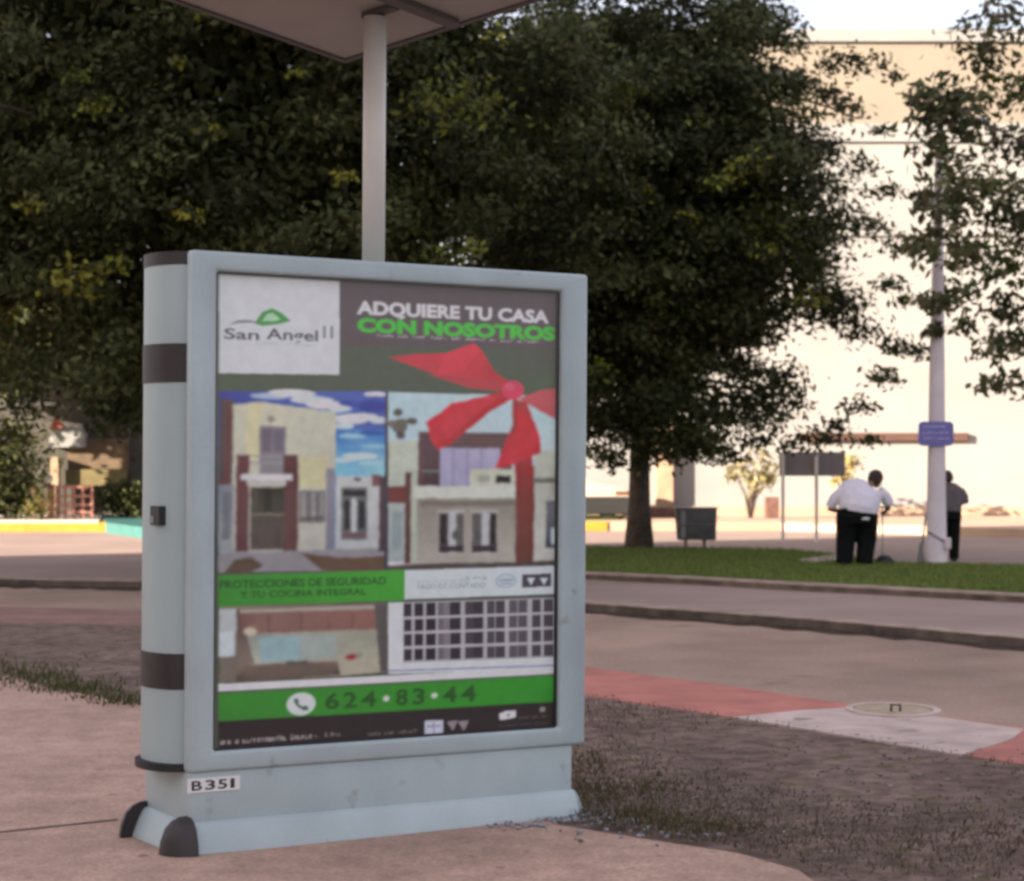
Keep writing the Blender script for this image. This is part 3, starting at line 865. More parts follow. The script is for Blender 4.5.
skirt_side((PXl + .004, PY, 0), (PXr - c_, PY, 0), (0, 1, 0))
skirt_side((PXl, -PY + c_, 0), (PXl, PY - c_, 0), (-1, 0, 0))
skirt_side((PXr, -PY + 0.0, 0), (PXr, PY - c_, 0), (1, 0, 0))
capp = [(0.156, 0.0), (0.153, 0.04), (0.138, 0.075), (0.108, 0.105), (0.055, 0.125), (0.0, 0.133)]
for sx, sy in ((-1, -1), (-1, 1), (1, 1)):
    cx, cy = (PXl + .004 if sx < 0 else PXr - c_), sy * (PY - c_)
    b = MB(); n = 8; rings = []
    for z, d in capp:
        rings.append([b._v((cx + sx * d * math.cos(math.pi / 2 * k / n), cy + sy * d * math.sin(math.pi / 2 * k / n), z)) for k in range(n + 1)])
    for r0, r1 in zip(rings, rings[1:]):
        for k in range(n): b.bm.faces.new((r0[k], r0[k+1], r1[k+1], r1[k]))
    bmesh.ops.remove_doubles(b.bm, verts=b.bm.verts, dist=1e-5)
    for side in (0, n):
        ax = b._v((cx, cy, 0))
        pts = [v for v in [b._v(tuple(r[side].co)) for r in rings[1:]]]
        b.bm.faces.new([ax, b._v((cx, cy, capp[0][0]))] + pts)
    bmesh.ops.remove_doubles(b.bm, verts=b.bm.verts, dist=1e-5)
    b.smooth(); o = b.build('corner_cap', M['brown'], kiosk); auto(o, 50)

# number plate
def text_polys(s, font_bold=0.0, shear=0.0):
    cu = bpy.data.curves.new('t', 'FONT'); cu.body = s; cu.offset = font_bold; cu.shear = shear; cu.resolution_u = 3
    to = bpy.data.objects.new('t', cu); COL.objects.link(to)
    bpy.context.view_layer.update()
    me = bpy.data.meshes.new_from_object(to.evaluated_get(bpy.context.evaluated_depsgraph_get()))
    vs = [v.co.copy() for v in me.vertices]; fs = [tuple(p.vertices) for p in me.polygons]
    bpy.data.objects.remove(to); bpy.data.curves.remove(cu); bpy.data.meshes.remove(me)
    return vs, fs
def fit_text(s, x0, z0, x1, z1, bold=0.0, capref='H', shear=0.0):
    vs, fs = text_polys(s, bold, shear)
    rv, _ = text_polys(capref, bold)
    h = max(v.y for v in rv); mn = min(v.x for v in vs); mxx = max(v.x for v in vs)
    return [(x0 + (v.x - mn) / (mxx - mn) * (x1 - x0), z0 + v.y / h * (z1 - z0)) for v in vs], fs
yp = -0.268
q0, q1 = K(187.5, 791.5, yp), K(240, 778, yp)
zc0, zc1 = K(188, 793.5, yp)[1], K(188, 779, yp)[1]
b = MB(); b.box((q0[0], -0.2705, zc0), (q1[0], -0.2662, zc1)).bevel(0.001)
b.mi = 1
w_ = q1[0] - q0[0]
for ch, c0_, c1_ in (('B', .07, .27), ('3', .33, .52), ('5', .57, .75), ('1', .81, .89)):
    tv, tf = fit_text(ch, q0[0] + c0_ * w_, zc0 + .18 * (zc1 - zc0), q0[0] + c1_ * w_, zc1 - .18 * (zc1 - zc0), 0.02)
    vv = [b._v((x, -0.2715, z)) for x, z in tv]
    for f in tf:
        try: b.bm.faces.new([vv[i] for i in f]).material_index = 1
        except ValueError: pass
b.build('number_plate', [M['plate'], M['ink']], kiosk)

# pole and panel
px_, _ = K(373.5, 250, 0.0)
b = MB(); b.loft([(px_, 0, FZ1 - .03), (px_, 0, 3.80)], [0.054, 0.054], 20); b.build('pole', M['pole'], kiosk)
b = MB(); b.loft([(px_, 0, FZ1 - .022), (px_, 0, FZ1 + .012)], [0.085, 0.085], 20); b.build('pole_flange', M['kiosk'], kiosk)
Cc = atY(345, 61, 10.6)
u = Vector((-.70, -.79, .119)).normalized(); v = Vector((.927, -.79, .119)).normalized()
v = (v - u * v.dot(u)).normalized(); wN = u.cross(v); wN = wN if wN.z > 0 else -wN
kin = KI
def pan(name, m, a0, a1, b0, b1, t0, t1):
    b = MB()
    vs = [b._v(kin @ (Cc + u * a + v * c + wN * t)) for t in (t0, t1) for a, c in ((a0, b0), (a1, b0), (a1, b1), (a0, b1))]
    for f in ((3,2,1,0),(4,5,6,7),(0,1,5,4),(1,2,6,5),(2,3,7,6),(3,0,4,7)): b.bm.faces.new([vs[i] for i in f])
    return b.build(name, m, parent)
parent = kiosk
S = 1.38
sp_ = pan('solar_panel', M['under'], 0.03, S - .03, 0.03, S - .03, 0.0, 0.03)
parent = sp_
pan('cell_sheet', M['cells'], 0.03, S - .03, 0.03, S - .03, 0.0305, 0.036)
for a in ((0, S, 0, .03), (0, S, S - .03, S), (0, .03, .03, S - .03), (S - .03, S, .03, S - .03)):
    pan('rim', M['alu'], *a, -0.012, 0.042)
parent = kiosk
pan('bracket_arm', M['alu'], 0.06, S - .08, 0.77, 0.84, -0.03, -0.001)
pan('bracket_arm', M['alu'], 0.385, 0.43, 0.55, 0.757, -0.03, -0.002)

# poster: one printed sheet, all print as flat areas of colour
PV, PF, PC = [], [], []
YP = -0.2365
layer = [0]
KA = 1.0
def tone(c):
    return np.array([min(0.88, lin(v) * 1.34) for v in c])
def pflat(pts, c, up=1):
    layer[0] += up
    y = YP - 0.00012 * layer[0]
    base = len(PV)
    for x, z in pts: PV.append((x, y, z))
    PF.append(tuple(range(base, base + len(pts))))
    if isinstance(c[0], (tuple, list)): PC.append([tone(q) for q in c])
    else: PC.append([tone(c)] * len(pts))
def P(pts, c): pflat([K(px, py, YP) for px, py in pts], c)
def Q(x0, y0, x1, y1, c):                        # photograph-aligned box, edges follow the poster's own perspective
    a_ = K((x0 + x1) / 2, y0, YP)[1]; d_ = K((x0 + x1) / 2, y1, YP)[1]
    xl, xr = K(x0, (y0 + y1) / 2, YP)[0], K(x1, (y0 + y1) / 2, YP)[0]
    pts = [(xl, d_), (xr, d_), (xr, a_), (xl, a_)]
    pflat(pts, [c[1], c[1], c[0], c[0]] if isinstance(c[0], (tuple, list)) else c)
def ell(cx, cy, rx, ry, c, n=18):
    x, z = K(cx, cy, YP); x1, _ = K(cx + rx, cy, YP); _, z1 = K(cx, cy - ry, YP)
    pflat([(x + (x1 - x) * math.cos(2*math.pi*k/n), z + (z1 - z) * math.sin(2*math.pi*k/n)) for k in range(n)], c)
def T(s, x0, y0, x1, h, c, bold=0.0, shear=0.0):  # baseline starts at pixel (x0, y0), ends at x1, cap height h px at its left end
    a_ = K(x0, y0, YP); e_ = K(x1, y0, YP); t_ = K(x0, y0 - h, YP)
    tv, tf = fit_text(s, a_[0], a_[1], e_[0], t_[1], bold, shear=shear)
    layer[0] += 1
    y = YP - 0.00012 * layer[0]; base = len(PV)
    for x, z in tv: PV.append((x, y, z))
    for f in tf:
        PF.append(tuple(base + i for i in f)); PC.append([tone(c)] * len(f))
rs = random.Random(31)
def scrib(x0, y0, x1, h, c, words):               # lines too small to read in the photograph: strokes of letter height
    xs, zb = K(x0, y0, YP); xe, _ = K(x1, y0, YP); zt = K(x0, y0 - h, YP)[1]
    tot = sum(words) + len(words) - 1
    step = (xe - xs) / tot; x = xs
    layer[0] += 1
    y = YP - 0.00012 * layer[0]
    for w in words:
        for k in range(w):
            for q in (0, 1):
                if q and rs.random() < 0.35: continue
                xx = x + step * (0.08 + 0.48 * q); ww = step * 0.2; hh = (zt - zb) * (1.0 if rs.random() < 0.22 else 0.66)
                base = len(PV)
                PV.extend([(xx, y, zb), (xx + ww, y, zb), (xx + ww, y, zb + hh), (xx, y, zb + hh)])
                PF.append((base, base+1, base+2, base+3)); PC.append([tone(c)] * 4)
            if rs.random() < .8:
                base = len(PV); zz = zb + (zt - zb) * rs.choice((0, .55)); tk = (zt - zb) * .14
                PV.extend([(x + step*.1, y - .00004, zz), (x + step*.85, y - .00004, zz), (x + step*.85, y - .00004, zz + tk), (x + step*.1, y - .00004, zz + tk)])
                PF.append((base, base+1, base+2, base+3)); PC.append([tone(c)] * 4)
            x += step
        x += step
def border(): pass
# sheet and header
pflat([(PX0 - .01, PZ0 - .01), (PX1 + .01, PZ0 - .01), (PX1 + .01, PZ1 + .01), (PX0 - .01, PZ1 + .01)], (80, 84, 72))
P([(219, 274), (561, 292), (561, 348), (219, 345)], (88, 76, 80))
P([(219, 345), (561, 348), (560, 397), (219, 394)], [(80, 78, 74), (80, 78, 74), (74, 94, 68), (74, 94, 68)])
P([(219, 273), (339.5, 279), (339, 374.5), (219, 373)], (205, 219, 226))
# logo
P([(255, 322), (262, 312), (272, 308), (282, 313), (291, 321), (280, 324), (262, 326)], (70, 150, 70))
P([(262, 321), (267, 314), (273, 313), (280, 319), (276, 321)], (170, 215, 175))
P([(228, 325), (238, 320), (252, 320), (262, 326), (252, 322.5), (238, 323)], (120, 122, 135))
T('San', 224, 338.5, 259, 10.5, (70, 68, 82), 0.018)
T('Angel', 266, 339, 318, 11, (70, 68, 82), 0.018)
T('II', 323, 338, 333, 12.5, (120, 122, 132), 0.0)
scrib(256, 344, 318, 2.5, (165, 172, 180), [7, 5, 4])
# headline
T('ADQUIERE TU CASA', 356.5, 313.5, 549, 13, (228, 232, 236), 0.04)
T('CON NOSOTROS', 357, 331, 555, 13.5, (66, 190, 54), 0.055)
scrib(376, 336.5, 541, 3.2, (190, 186, 190), [5, 3, 4, 5, 3, 6, 2, 4, 7])
# left house picture
P([(218.5, 391), (386.5, 391), (386.5, 570), (218.5, 572)], [(58, 66, 150), (70, 90, 170), (120, 185, 210), (140, 170, 200)][::1])
P([(334, 430), (386, 430), (386, 476), (334, 476)], [(56, 120, 190), (60, 130, 196), (150, 205, 215), (130, 195, 212)])
for cxx, cyy, rx, ry, c in ((270, 396, 20, 3, (170, 190, 215)), (292, 393, 24, 4, (206, 222, 230)), (312, 400, 22, 4, (200, 216, 226)), (326, 405, 20, 4, (214, 226, 230)), (340, 409, 12, 3, (196, 212, 224)), (376, 394, 12, 2.5, (205, 215, 228)),
                            (350, 419, 18, 5, (206, 220, 226)), (364, 417, 14, 4, (216, 226, 230)), (378, 420, 10, 3.5, (200, 216, 226)), (344, 426, 10, 3, (190, 210, 222)), (352, 436, 14, 2.5, (150, 196, 216)), (374, 446, 14, 2.5, (140, 190, 214)),
                            (360, 456, 18, 3.5, (190, 218, 224)), (344, 460, 12, 2.5, (186, 216, 222)), (372, 463, 14, 2.5, (160, 206, 218)), (350, 450, 12, 2, (80, 150, 200)), (372, 433, 13, 3, (44, 92, 170)), (352, 404, 14, 3, (60, 76, 160)), (372, 406, 14, 6, (52, 66, 152))):
    ell(cxx, cyy, rx, ry, c)
P([(220, 398), (234, 400), (232, 484), (219, 484)], (98, 66, 64))
P([(220, 400), (224, 400), (222, 478), (219, 478)], (74, 70, 66))
P([(233, 404), (262, 402), (336, 412), (334, 566), (232, 568)], [(196, 198, 172), (200, 200, 176), (190, 194, 172), (176, 176, 166), (178, 180, 170)])
P([(247, 404), (262, 403), (259, 460), (246, 460)], (206, 202, 160))
P([(298, 455), (328, 455), (328, 488), (298, 488)], (198, 196, 156))
Q(259, 426, 285.5, 475, ((124, 116, 126), (138, 134, 138)))
Q(262, 430, 271, 452, (108, 102, 112)); Q(274, 430, 283, 452, (112, 106, 116))
ell(271, 419, 4, 3.5, (150, 146, 130))
Q(219, 484, 234, 552, ((130, 136, 140), (150, 156, 156)))
Q(222, 492, 231, 540, (110, 116, 122))
Q(236, 454.5, 249, 552, ((104, 66, 66), (96, 66, 66)))
Q(283, 454.5, 298, 552, ((92, 58, 58), (100, 70, 66)))
Q(249, 455, 283, 457, (150, 146, 146)); Q(249, 462, 283, 463.5, (150, 150, 150))
Q(241, 474, 292, 480, (206, 206, 202)); Q(247, 480, 286, 485, (186, 186, 180))
Q(250, 487, 284, 550, ((56, 56, 46), (92, 82, 74)))
Q(253, 489, 258, 545, (80, 74, 64)); Q(264, 490, 272, 512, (42, 44, 36)); Q(252, 514, 284, 516, (120, 112, 98)); Q(275, 518, 281, 548, (80, 72, 66))
Q(299, 490, 325, 523, (112, 110, 110)); Q(301, 492, 306, 521, (150, 148, 142)); Q(311, 492, 315, 521, (150, 150, 146)); Q(320, 492, 323, 521, (146, 146, 140)); Q(299, 517, 325, 520, (96, 86, 86))
Q(326, 468, 335, 552, ((140, 140, 150), (122, 124, 136)))
Q(336, 476, 379, 552, ((190, 196, 192), (176, 182, 182)))
Q(372, 474, 381, 486, (124, 90, 92)); ell(357, 479, 4, 2, (90, 86, 84))
Q(341, 487, 367, 540, (104, 108, 108)); Q(343, 490, 365, 496, (46, 52, 56)); Q(344, 500, 350, 530, (48, 54, 60)); Q(358, 500, 365, 530, (48, 54, 60)); Q(351.5, 498, 356.5, 532, (190, 194, 192)); Q(342, 533, 367, 537, (112, 86, 90))
P([(218.5, 553), (300, 551), (386, 548), (386, 570), (218.5, 573)], (142, 140, 142))
P([(300, 553), (340, 558), (386, 556), (386, 571), (322, 571)], (98, 80, 62))
P([(234, 560), (252, 557), (264, 566), (250, 573), (224, 573)], (92, 78, 62))
Q(379, 476, 384, 552, (84, 70, 74))
Q(384.5, 392, 388.5, 571, (66, 66, 72))
# right house picture
P([(388, 392), (560, 396), (557, 566), (388, 569)], [(176, 206, 216), (176, 206, 214), (226, 232, 230), (226, 232, 230)])
ell(398, 412, 5, 4, (92, 92, 86)); ell(400, 426, 8, 8, (104, 102, 92)); ell(412, 421, 6, 3.5, (92, 92, 88)); ell(401, 435, 5, 4, (84, 84, 78)); ell(392, 424, 4, 4, (112, 110, 98))
Q(388, 441, 423, 488, ((188, 198, 176), (180, 190, 176)))
Q(388, 486, 407, 503, (112, 60, 58)); Q(388, 503, 406, 562, ((166, 178, 172), (158, 170, 168))); Q(392, 512, 402, 550, (140, 156, 156)); Q(405, 472, 411, 564, (96, 66, 62))
Q(411, 470, 418, 566, (176, 184, 168))
Q(418, 432, 512, 490, (98, 72, 72)); Q(424, 434, 440, 488, ((92, 62, 66), (74, 62, 66)))
Q(440, 448, 500, 488, ((170, 164, 190), (160, 160, 184)))
for xx in (452, 466, 480): Q(xx, 449, xx + 3, 488, (150, 144, 172))
Q(422, 470, 441, 472, (120, 130, 126)); Q(470, 469, 519, 497, ((190, 194, 170), (196, 200, 186)))
Q(496, 475, 511, 483, (50, 48, 46)); Q(478, 475, 490, 482, (164, 168, 154))
Q(414, 486, 519, 498, (200, 206, 192))
Q(417, 498, 517, 567, ((140, 134, 122), (172, 168, 156)))
Q(421, 501, 515, 506, (120, 114, 104))
for xo in (439, 472):
    Q(xo - 1, 510, xo + 26, 555, (176, 174, 166))
    Q(xo, 513, xo + 25, 553, (96, 92, 90)); Q(xo + 10, 512, xo + 17, 553, (178, 182, 182)); Q(xo + (1 if xo < 450 else 18), 514, xo + (8 if xo < 450 else 24), 545, (46, 44, 46)); Q(xo, 546, xo + 25, 552, (62, 54, 56)); ell(xo + (17 if xo < 450 else 6), 535, 4, 5, (84, 88, 84))
Q(515.5, 466, 534, 565, ((126, 76, 66), (106, 64, 54)))
Q(534, 450, 558, 562, ((178, 184, 168), (186, 188, 178))); Q(534, 478, 556, 483, (110, 108, 104)); Q(546, 500, 556, 548, ((110, 112, 122), (70, 76, 84))); Q(551, 528, 556, 545, (190, 205, 215))
P([(388, 565), (517, 562), (557, 560), (557, 568), (388, 570)], (84, 76, 70))
# red ribbon
RD, RD2, RD3 = (206, 46, 66), (178, 34, 46), (190, 82, 88)
P([(388, 357), (418, 354), (446, 353), (474, 343), (481, 349), (495, 372), (508, 381), (503, 388), (480, 386), (455, 381), (426, 371)], [(176, 60, 66), (200, 50, 66), RD, (215, 50, 70), (205, 40, 60), (180, 40, 54), (190, 40, 56), (190, 44, 60), (196, 50, 66), (196, 54, 68), (186, 56, 66)])
P([(446, 353), (474, 343), (480, 350), (462, 372), (438, 374)], (212, 52, 72))
P([(427, 374), (500, 381), (506, 392), (470, 388)], (178, 58, 66))
P([(508, 390), (484, 396), (452, 403), (426, 422), (431, 440), (438, 450), (452, 444), (470, 428), (490, 412), (512, 399)], [RD2, RD, RD, RD, (196, 40, 56), (186, 36, 50), RD2, RD2, RD2, RD2])
P([(437, 418), (470, 402), (494, 398), (468, 422), (448, 440)], (200, 44, 60))
P([(512, 398), (527, 402), (540, 436), (541, 452), (528, 458), (512, 465), (495, 469), (504, 446), (512, 425)], [(150, 46, 50), (178, 50, 56), RD, RD2, (196, 36, 46), RD, (204, 44, 60), (190, 36, 46), (156, 50, 52)])
P([(519, 408), (528, 420), (532, 450), (518, 460), (516, 430)], (196, 32, 44))
P([(519, 398), (541, 390), (560, 388), (559, 421), (546, 414), (528, 404)], RD3)
ell(513, 390, 11, 9.5, (222, 56, 88)); ell(510, 387, 5, 4, (228, 84, 110))
P([(514, 464), (532, 456), (535, 505), (533, 548), (520, 546), (517, 500)], [(150, 44, 46), (165, 44, 48), (118, 56, 48), (108, 60, 50), (106, 60, 50), (122, 54, 48)])
# middle bands
P([(218, 575.5), (405, 570), (405, 600.5), (218, 607)], [(66, 140, 56), (74, 160, 56), (66, 154, 48), (60, 140, 48)])
T('PROTECCIONES DE SEGURIDAD', 219.5, 588.5, 386, 7.5, (38, 76, 34), 0.02)
T('Y TU COCINA INTEGRAL', 240, 598, 366, 6.5, (38, 76, 34), 0.02)
P([(405, 570.5), (554.5, 566), (554.5, 594), (405, 599.5)], (200, 216, 224))
scrib(417, 583, 470, 3.2, (150, 164, 172), [6, 2, 7, 5]); scrib(466, 580, 487, 4, (120, 136, 144), [7])
T('PAGO DE CONTADO', 417.5, 589.5, 485, 5, (116, 130, 138), 0.0)
ell(506, 581, 11, 7.5, (172, 182, 192)); ell(506, 581, 8.5, 5.5, (192, 206, 216)); Q(499, 579, 514, 581, (150, 160, 172)); Q(501, 583, 512, 584.5, (156, 166, 176))
P([(522, 574.5), (551, 573.5), (551, 586.5), (522, 588)], (74, 68, 80))
for xo in (527, 540): P([(xo, 578), (xo + 8, 578), (xo + 4, 585.5)], (200, 212, 222))
# kitchen picture
P([(219, 607), (387, 603), (387, 672), (219, 683)], [(140, 126, 112), (130, 112, 104), (124, 116, 104), (112, 104, 94)])
Q(219, 609, 236, 632, (178, 186, 184)); Q(219, 632, 235, 656, (198, 212, 218)); Q(219, 656, 236, 682, (120, 112, 100))
Q(237, 610, 252, 668, ((92, 76, 70), (128, 116, 104)))
P([(240, 610), (386, 605), (386, 610), (240, 615)], (166, 160, 146))
P([(240, 613), (376, 609), (376, 630), (256, 634), (240, 632)], [(124, 92, 84), (140, 102, 92), (138, 98, 86), (142, 110, 98), (118, 92, 86)])
for xx in (268, 300, 328, 352): Q(xx, 613, xx + 1.2, 632, (104, 76, 70))
P([(246, 634), (382, 629), (382, 664), (256, 668)], [(146, 150, 140), (152, 150, 134), (164, 164, 142), (170, 176, 164)])
P([(258, 638), (300, 636), (298, 660), (262, 662)], (146, 176, 178)); P([(300, 636), (336, 635), (336, 656), (298, 660)], (154, 168, 160))
ell(250, 632, 7, 4, (196, 186, 164))
P([(250, 664), (340, 660), (386, 658), (386, 672), (340, 676), (256, 680)], (168, 164, 144))
P([(236, 666), (338, 661), (340, 675), (236, 682)], [(128, 112, 98), (120, 106, 94), (86, 76, 70), (84, 74, 68)])
P([(284, 662), (308, 660), (306, 663), (286, 664)], (76, 80, 78))
ell(351, 657, 6, 3.2, (150, 52, 52)); ell(360, 655, 3, 3, (138, 140, 122))
P([(374, 604), (387, 603), (387, 672), (380, 672)], (92, 88, 84))
# window grille picture
P([(388, 603), (555, 598), (555, 669), (388, 674)], (204, 218, 224))
P([(403, 602.5), (554, 597.5), (554, 657.5), (403, 663)], (172, 172, 174))
for c0, c1, dk in ((405,411,48),(415.5,422.5,42),(427,435,40),(439,443,100),(444.5,449,120),(451,460,46),(466,473,64),(474.5,482.5,50),(488,494,70),(496.5,504,62),(510,516.5,84),(519,526.5,80),(533,540,64),(544.5,552.5,66)):
    for k in range(4):
        xm = (c0 + c1) / 2; t = (xm - 403) / 151
        ytop = 603.5 - 5 * t + k * 14.7; Q(c0 - .9, ytop + 0.3, c1 + .9, ytop + 13.4, (dk + 6, dk, dk + 6))
for k in range(1, 4):
    P([(403, 602.8 + 14.8 * k), (554, 597.8 + 14.8 * k), (554, 599.6 + 14.8 * k), (403, 604.8 + 14.8 * k)], (186, 182, 186))
P([(388, 670), (555, 664.5), (555, 666.5), (388, 672)], (150, 152, 176))
P([(218.5, 684), (556, 667), (556, 673.5), (218.5, 691.5)], (208, 218, 226))
P([(218.5, 691.5), (556, 673.5), (556, 676), (218.5, 694.5)], (74, 92, 66))
# telephone band and footer
P([(218.5, 694), (556, 675.5), (556, 702), (218.5, 722)], [(58, 140, 46), (54, 148, 44), (48, 138, 40), (54, 128, 46)])
ell(301, 704, 14.5, 11.5, (196, 226, 200)); ell(301, 704, 11.5, 9, (206, 232, 210))
P([(294, 699), (297, 698), (299, 701.5), (298, 703.5), (302, 706.5), (305, 705.5), (309, 707.5), (307.5, 710.5), (303, 710.5), (296, 705.5), (293.5, 701)], (64, 104, 84))
NC = (40, 84, 34)
for s_, x0, x1, y in (('6', 325, 339, 709.0), ('2', 343, 357, 708), ('4', 361, 376, 707), ('8', 396, 408, 705), ('3', 413, 425, 704.2), ('4', 443, 457, 702.5), ('4', 461, 476, 701.5)):
    T(s_, x0, y, x1, 15.5, NC, 0.03)
ell(386, 698.5, 3.2, 2.8, (206, 236, 200)); ell(434.5, 695.5, 3.2, 2.8, (196, 232, 190))
P([(218, 721.5), (557, 701.5), (557, 728), (218, 756)], (46, 38, 38))
scrib(220, 744.5, 312, 5.5, (196, 186, 180), [3, 1, 12, 6]); scrib(314, 737.5, 341, 4, (140, 132, 126), [1, 3])
scrib(367, 736, 418, 4, (126, 118, 114), [4, 3, 6])
P([(425, 721), (443, 720), (443, 733), (425, 734)], (196, 200, 212)); P([(427, 725.5), (441, 724.5), (441, 726.5), (427, 727.5)], (150, 150, 166)); P([(433, 722), (435, 722), (435, 733), (433, 733)], (150, 150, 166))
for xo in (447, 458): P([(xo, 721.5), (xo + 11, 720.5), (xo + 6, 731)], (146, 138, 138))
P([(499, 714), (506, 711), (516, 710.5), (516, 717), (508, 719), (500, 720)], (214, 216, 222)); P([(507, 714.5), (510, 713), (508.5, 717.5)], (46, 38, 38))
scrib(519, 719, 547, 3, (104, 94, 92), [5, 4, 3]); scrib(500, 727, 548, 2.5, (90, 80, 78), [8, 5, 6]); Q(540, 707, 545, 711.5, (150, 146, 146))

# the print: the flat areas above laid into a fine grid of coloured dots, softened like offset print
RW, RH = 780, 1060
gx0, gx1, gz0, gz1 = PX0 - .004, PX1 + .004, PZ0 - .004, PZ1 + .004
img = np.zeros((RH, RW, 3))
sx_, sz_ = (RW - 1) / (gx1 - gx0), (RH - 1) / (gz1 - gz0)
VA = np.array(PV)
for f, cs in zip(PF, PC):
    q = VA[list(f)]; qx = (q[:, 0] - gx0) * sx_; qz = (q[:, 2] - gz0) * sz_
    i0, i1 = max(0, int(qx.min())), min(RW - 1, int(qx.max()) + 1)
    j0_, j1_ = max(0, int(qz.min())), min(RH - 1, int(qz.max()) + 1)
    if i1 < i0 or j1_ < j0_: continue
    gx, gz = np.meshgrid(np.arange(i0, i1 + 1), np.arange(j0_, j1_ + 1))
    ins = np.zeros(gx.shape, bool)
    n = len(f)
    for k in range(n):
        xa_, za_, xb_, zb_ = qx[k], qz[k], qx[(k+1) % n], qz[(k+1) % n]
        if abs(za_ - zb_) < 1e-9: continue
        ins ^= ((za_ > gz) != (zb_ > gz)) & (gx < (xb_ - xa_) * (gz - za_) / (zb_ - za_) + xa_)
    if not ins.any(): continue
    cs = np.array(cs)
    if np.ptp(cs, axis=0).max() < 1e-6: col = cs[0]
    else:
        w = 1.0 / ((gx[ins][:, None] - qx) ** 2 + (gz[ins][:, None] - qz) ** 2 + 4.0)
        col = (w @ cs) / w.sum(1)[:, None]
    img[j0_:j1_ + 1, i0:i1 + 1][ins] = col
def blur(a_, sg):
    r = int(3 * sg) + 1; k = np.exp(-0.5 * (np.arange(-r, r + 1) / sg) ** 2); k /= k.sum()
    for ax in (0, 1):
        p = np.concatenate([np.repeat(np.take(a_, [0], ax), r, ax), a_, np.repeat(np.take(a_, [-1], ax), r, ax)], ax)
        a_ = sum(k[i] * np.take(p, np.arange(i, i + a_.shape[ax]), ax) for i in range(2 * r + 1))
    return a_
rp = np.random.default_rng(5)
yy_, xx_ = np.mgrid[0:RH, 0:RW]
wx = blur(rp.normal(size=(RH, RW, 1)), 5)[:, :, 0]; wy = blur(rp.normal(size=(RH, RW, 1)), 5)[:, :, 0]
wx, wy = wx / wx.std() * 0.55, wy / wy.std() * 0.55
warp = img[np.clip((yy_ + wy).round().astype(int), 0, RH - 1), np.clip((xx_ + wx).round().astype(int), 0, RW - 1)]
soft = blur(warp, 2.8)
soft = soft + 0.12 * (soft - blur(soft, 14))
for sg, am in ((2.5, .12), (5, .35), (12, .8), (30, 2.0)):      # grain of the enlarged pictures
    soft = np.maximum(soft, 0.003) * (1 + am * blur(rp.normal(size=(RH, RW, 1)), sg) * (0.7 + 0.3 * rp.random((1, 1, 3))))
fine = blur(img, 1.6)
mask = np.zeros((RH, RW, 1))
def pic(x0, y0, x1, y1):
    a0, b0 = K(x0, y1, YP); a1, b1 = K(x1, y0, YP)
    mask[max(0, int((b0 - gz0) * sz_)):int((b1 - gz0) * sz_), max(0, int((a0 - gx0) * sx_)):int((a1 - gx0) * sx_)] = 1
pic(218, 393, 387, 572); pic(388, 397, 560, 568); pic(219, 607, 387, 680)
mask = blur(mask, 2)
img = np.clip(soft * mask * 0.98 + 0.006 * mask + fine * (1 - mask), 0.004, 0.86)
GW, GH = 390, 530
ix = np.linspace(0, RW - 1, GW); iz = np.linspace(0, RH - 1, GH)
gcol = img[np.round(iz).astype(int)][:, np.round(ix).astype(int)].reshape(-1, 3)
X_, Z_ = np.meshgrid(np.linspace(gx0, gx1, GW), np.linspace(gz0, gz1, GH))
co = np.stack([X_.ravel(), np.full(GW * GH, YP), Z_.ravel()], 1)
me = bpy.data.meshes.new('poster')
nq = (GW - 1) * (GH - 1)
base = (np.arange(GH - 1)[:, None] * GW + np.arange(GW - 1)[None]).ravel()
me.vertices.add(GW * GH); me.loops.add(nq * 4); me.polygons.add(nq)
me.vertices.foreach_set('co', co.ravel())
me.loops.foreach_set('vertex_index', np.stack([base, base + 1, base + GW + 1, base + GW], 1).ravel().astype(np.int32))
me.polygons.foreach_set('loop_start', np.arange(0, nq * 4, 4, dtype=np.int32))
at_ = me.attributes.new('Col', 'FLOAT_COLOR', 'POINT')
c4 = np.ones((GW * GH, 4)); c4[:, :3] = gcol
at_.data.foreach_set('color', c4.ravel())
me.update(calc_edges=True)
me.materials.append(attr_mat('printed_sheet', 0.55, 0.3, 0, 0.05, 20))
po = bpy.data.objects.new('poster', me); COL.objects.link(po); po.parent = kiosk
# glass pane
gm = bpy.data.materials.new('glass_pane'); gm.use_nodes = True
N, L = gm.node_tree.nodes, gm.node_tree.links
N.remove(N['Principled BSDF'])
tr = N.new('ShaderNodeBsdfTransparent'); tr.inputs['Color'].default_value = (0.985, 0.99, 0.985, 1)
gl = N.new('ShaderNodeBsdfGlossy'); gl.inputs['Roughness'].default_value = 0.03
fn = N.new('ShaderNodeFresnel'); fn.inputs['IOR'].default_value = 1.5
mx = N.new('ShaderNodeMixShader')
ge = N.new('ShaderNodeNewGeometry'); iv = N.new('ShaderNodeMath'); iv.operation = 'SUBTRACT'; iv.inputs[0].default_value = 1.0; L.new(ge.outputs['Backfacing'], iv.inputs[1])
ml = N.new('ShaderNodeMath'); ml.operation = 'MULTIPLY'; L.new(fn.outputs[0], ml.inputs[0]); L.new(iv.outputs[0], ml.inputs[1])
L.new(ml.outputs[0], mx.inputs[0]); L.new(tr.outputs[0], mx.inputs[1]); L.new(gl.outputs[0], mx.inputs[2]); L.new(mx.outputs[0], N['Material Output'].inputs['Surface'])
b = MB(); b.face([(PX0 - .003, -0.2545, PZ0 - .003), (PX1 + .003, -0.2545, PZ0 - .003), (PX1 + .003, -0.2545, PZ1 + .003), (PX0 - .003, -0.2545, PZ1 + .003)])
b.build('glass', gm, kiosk)

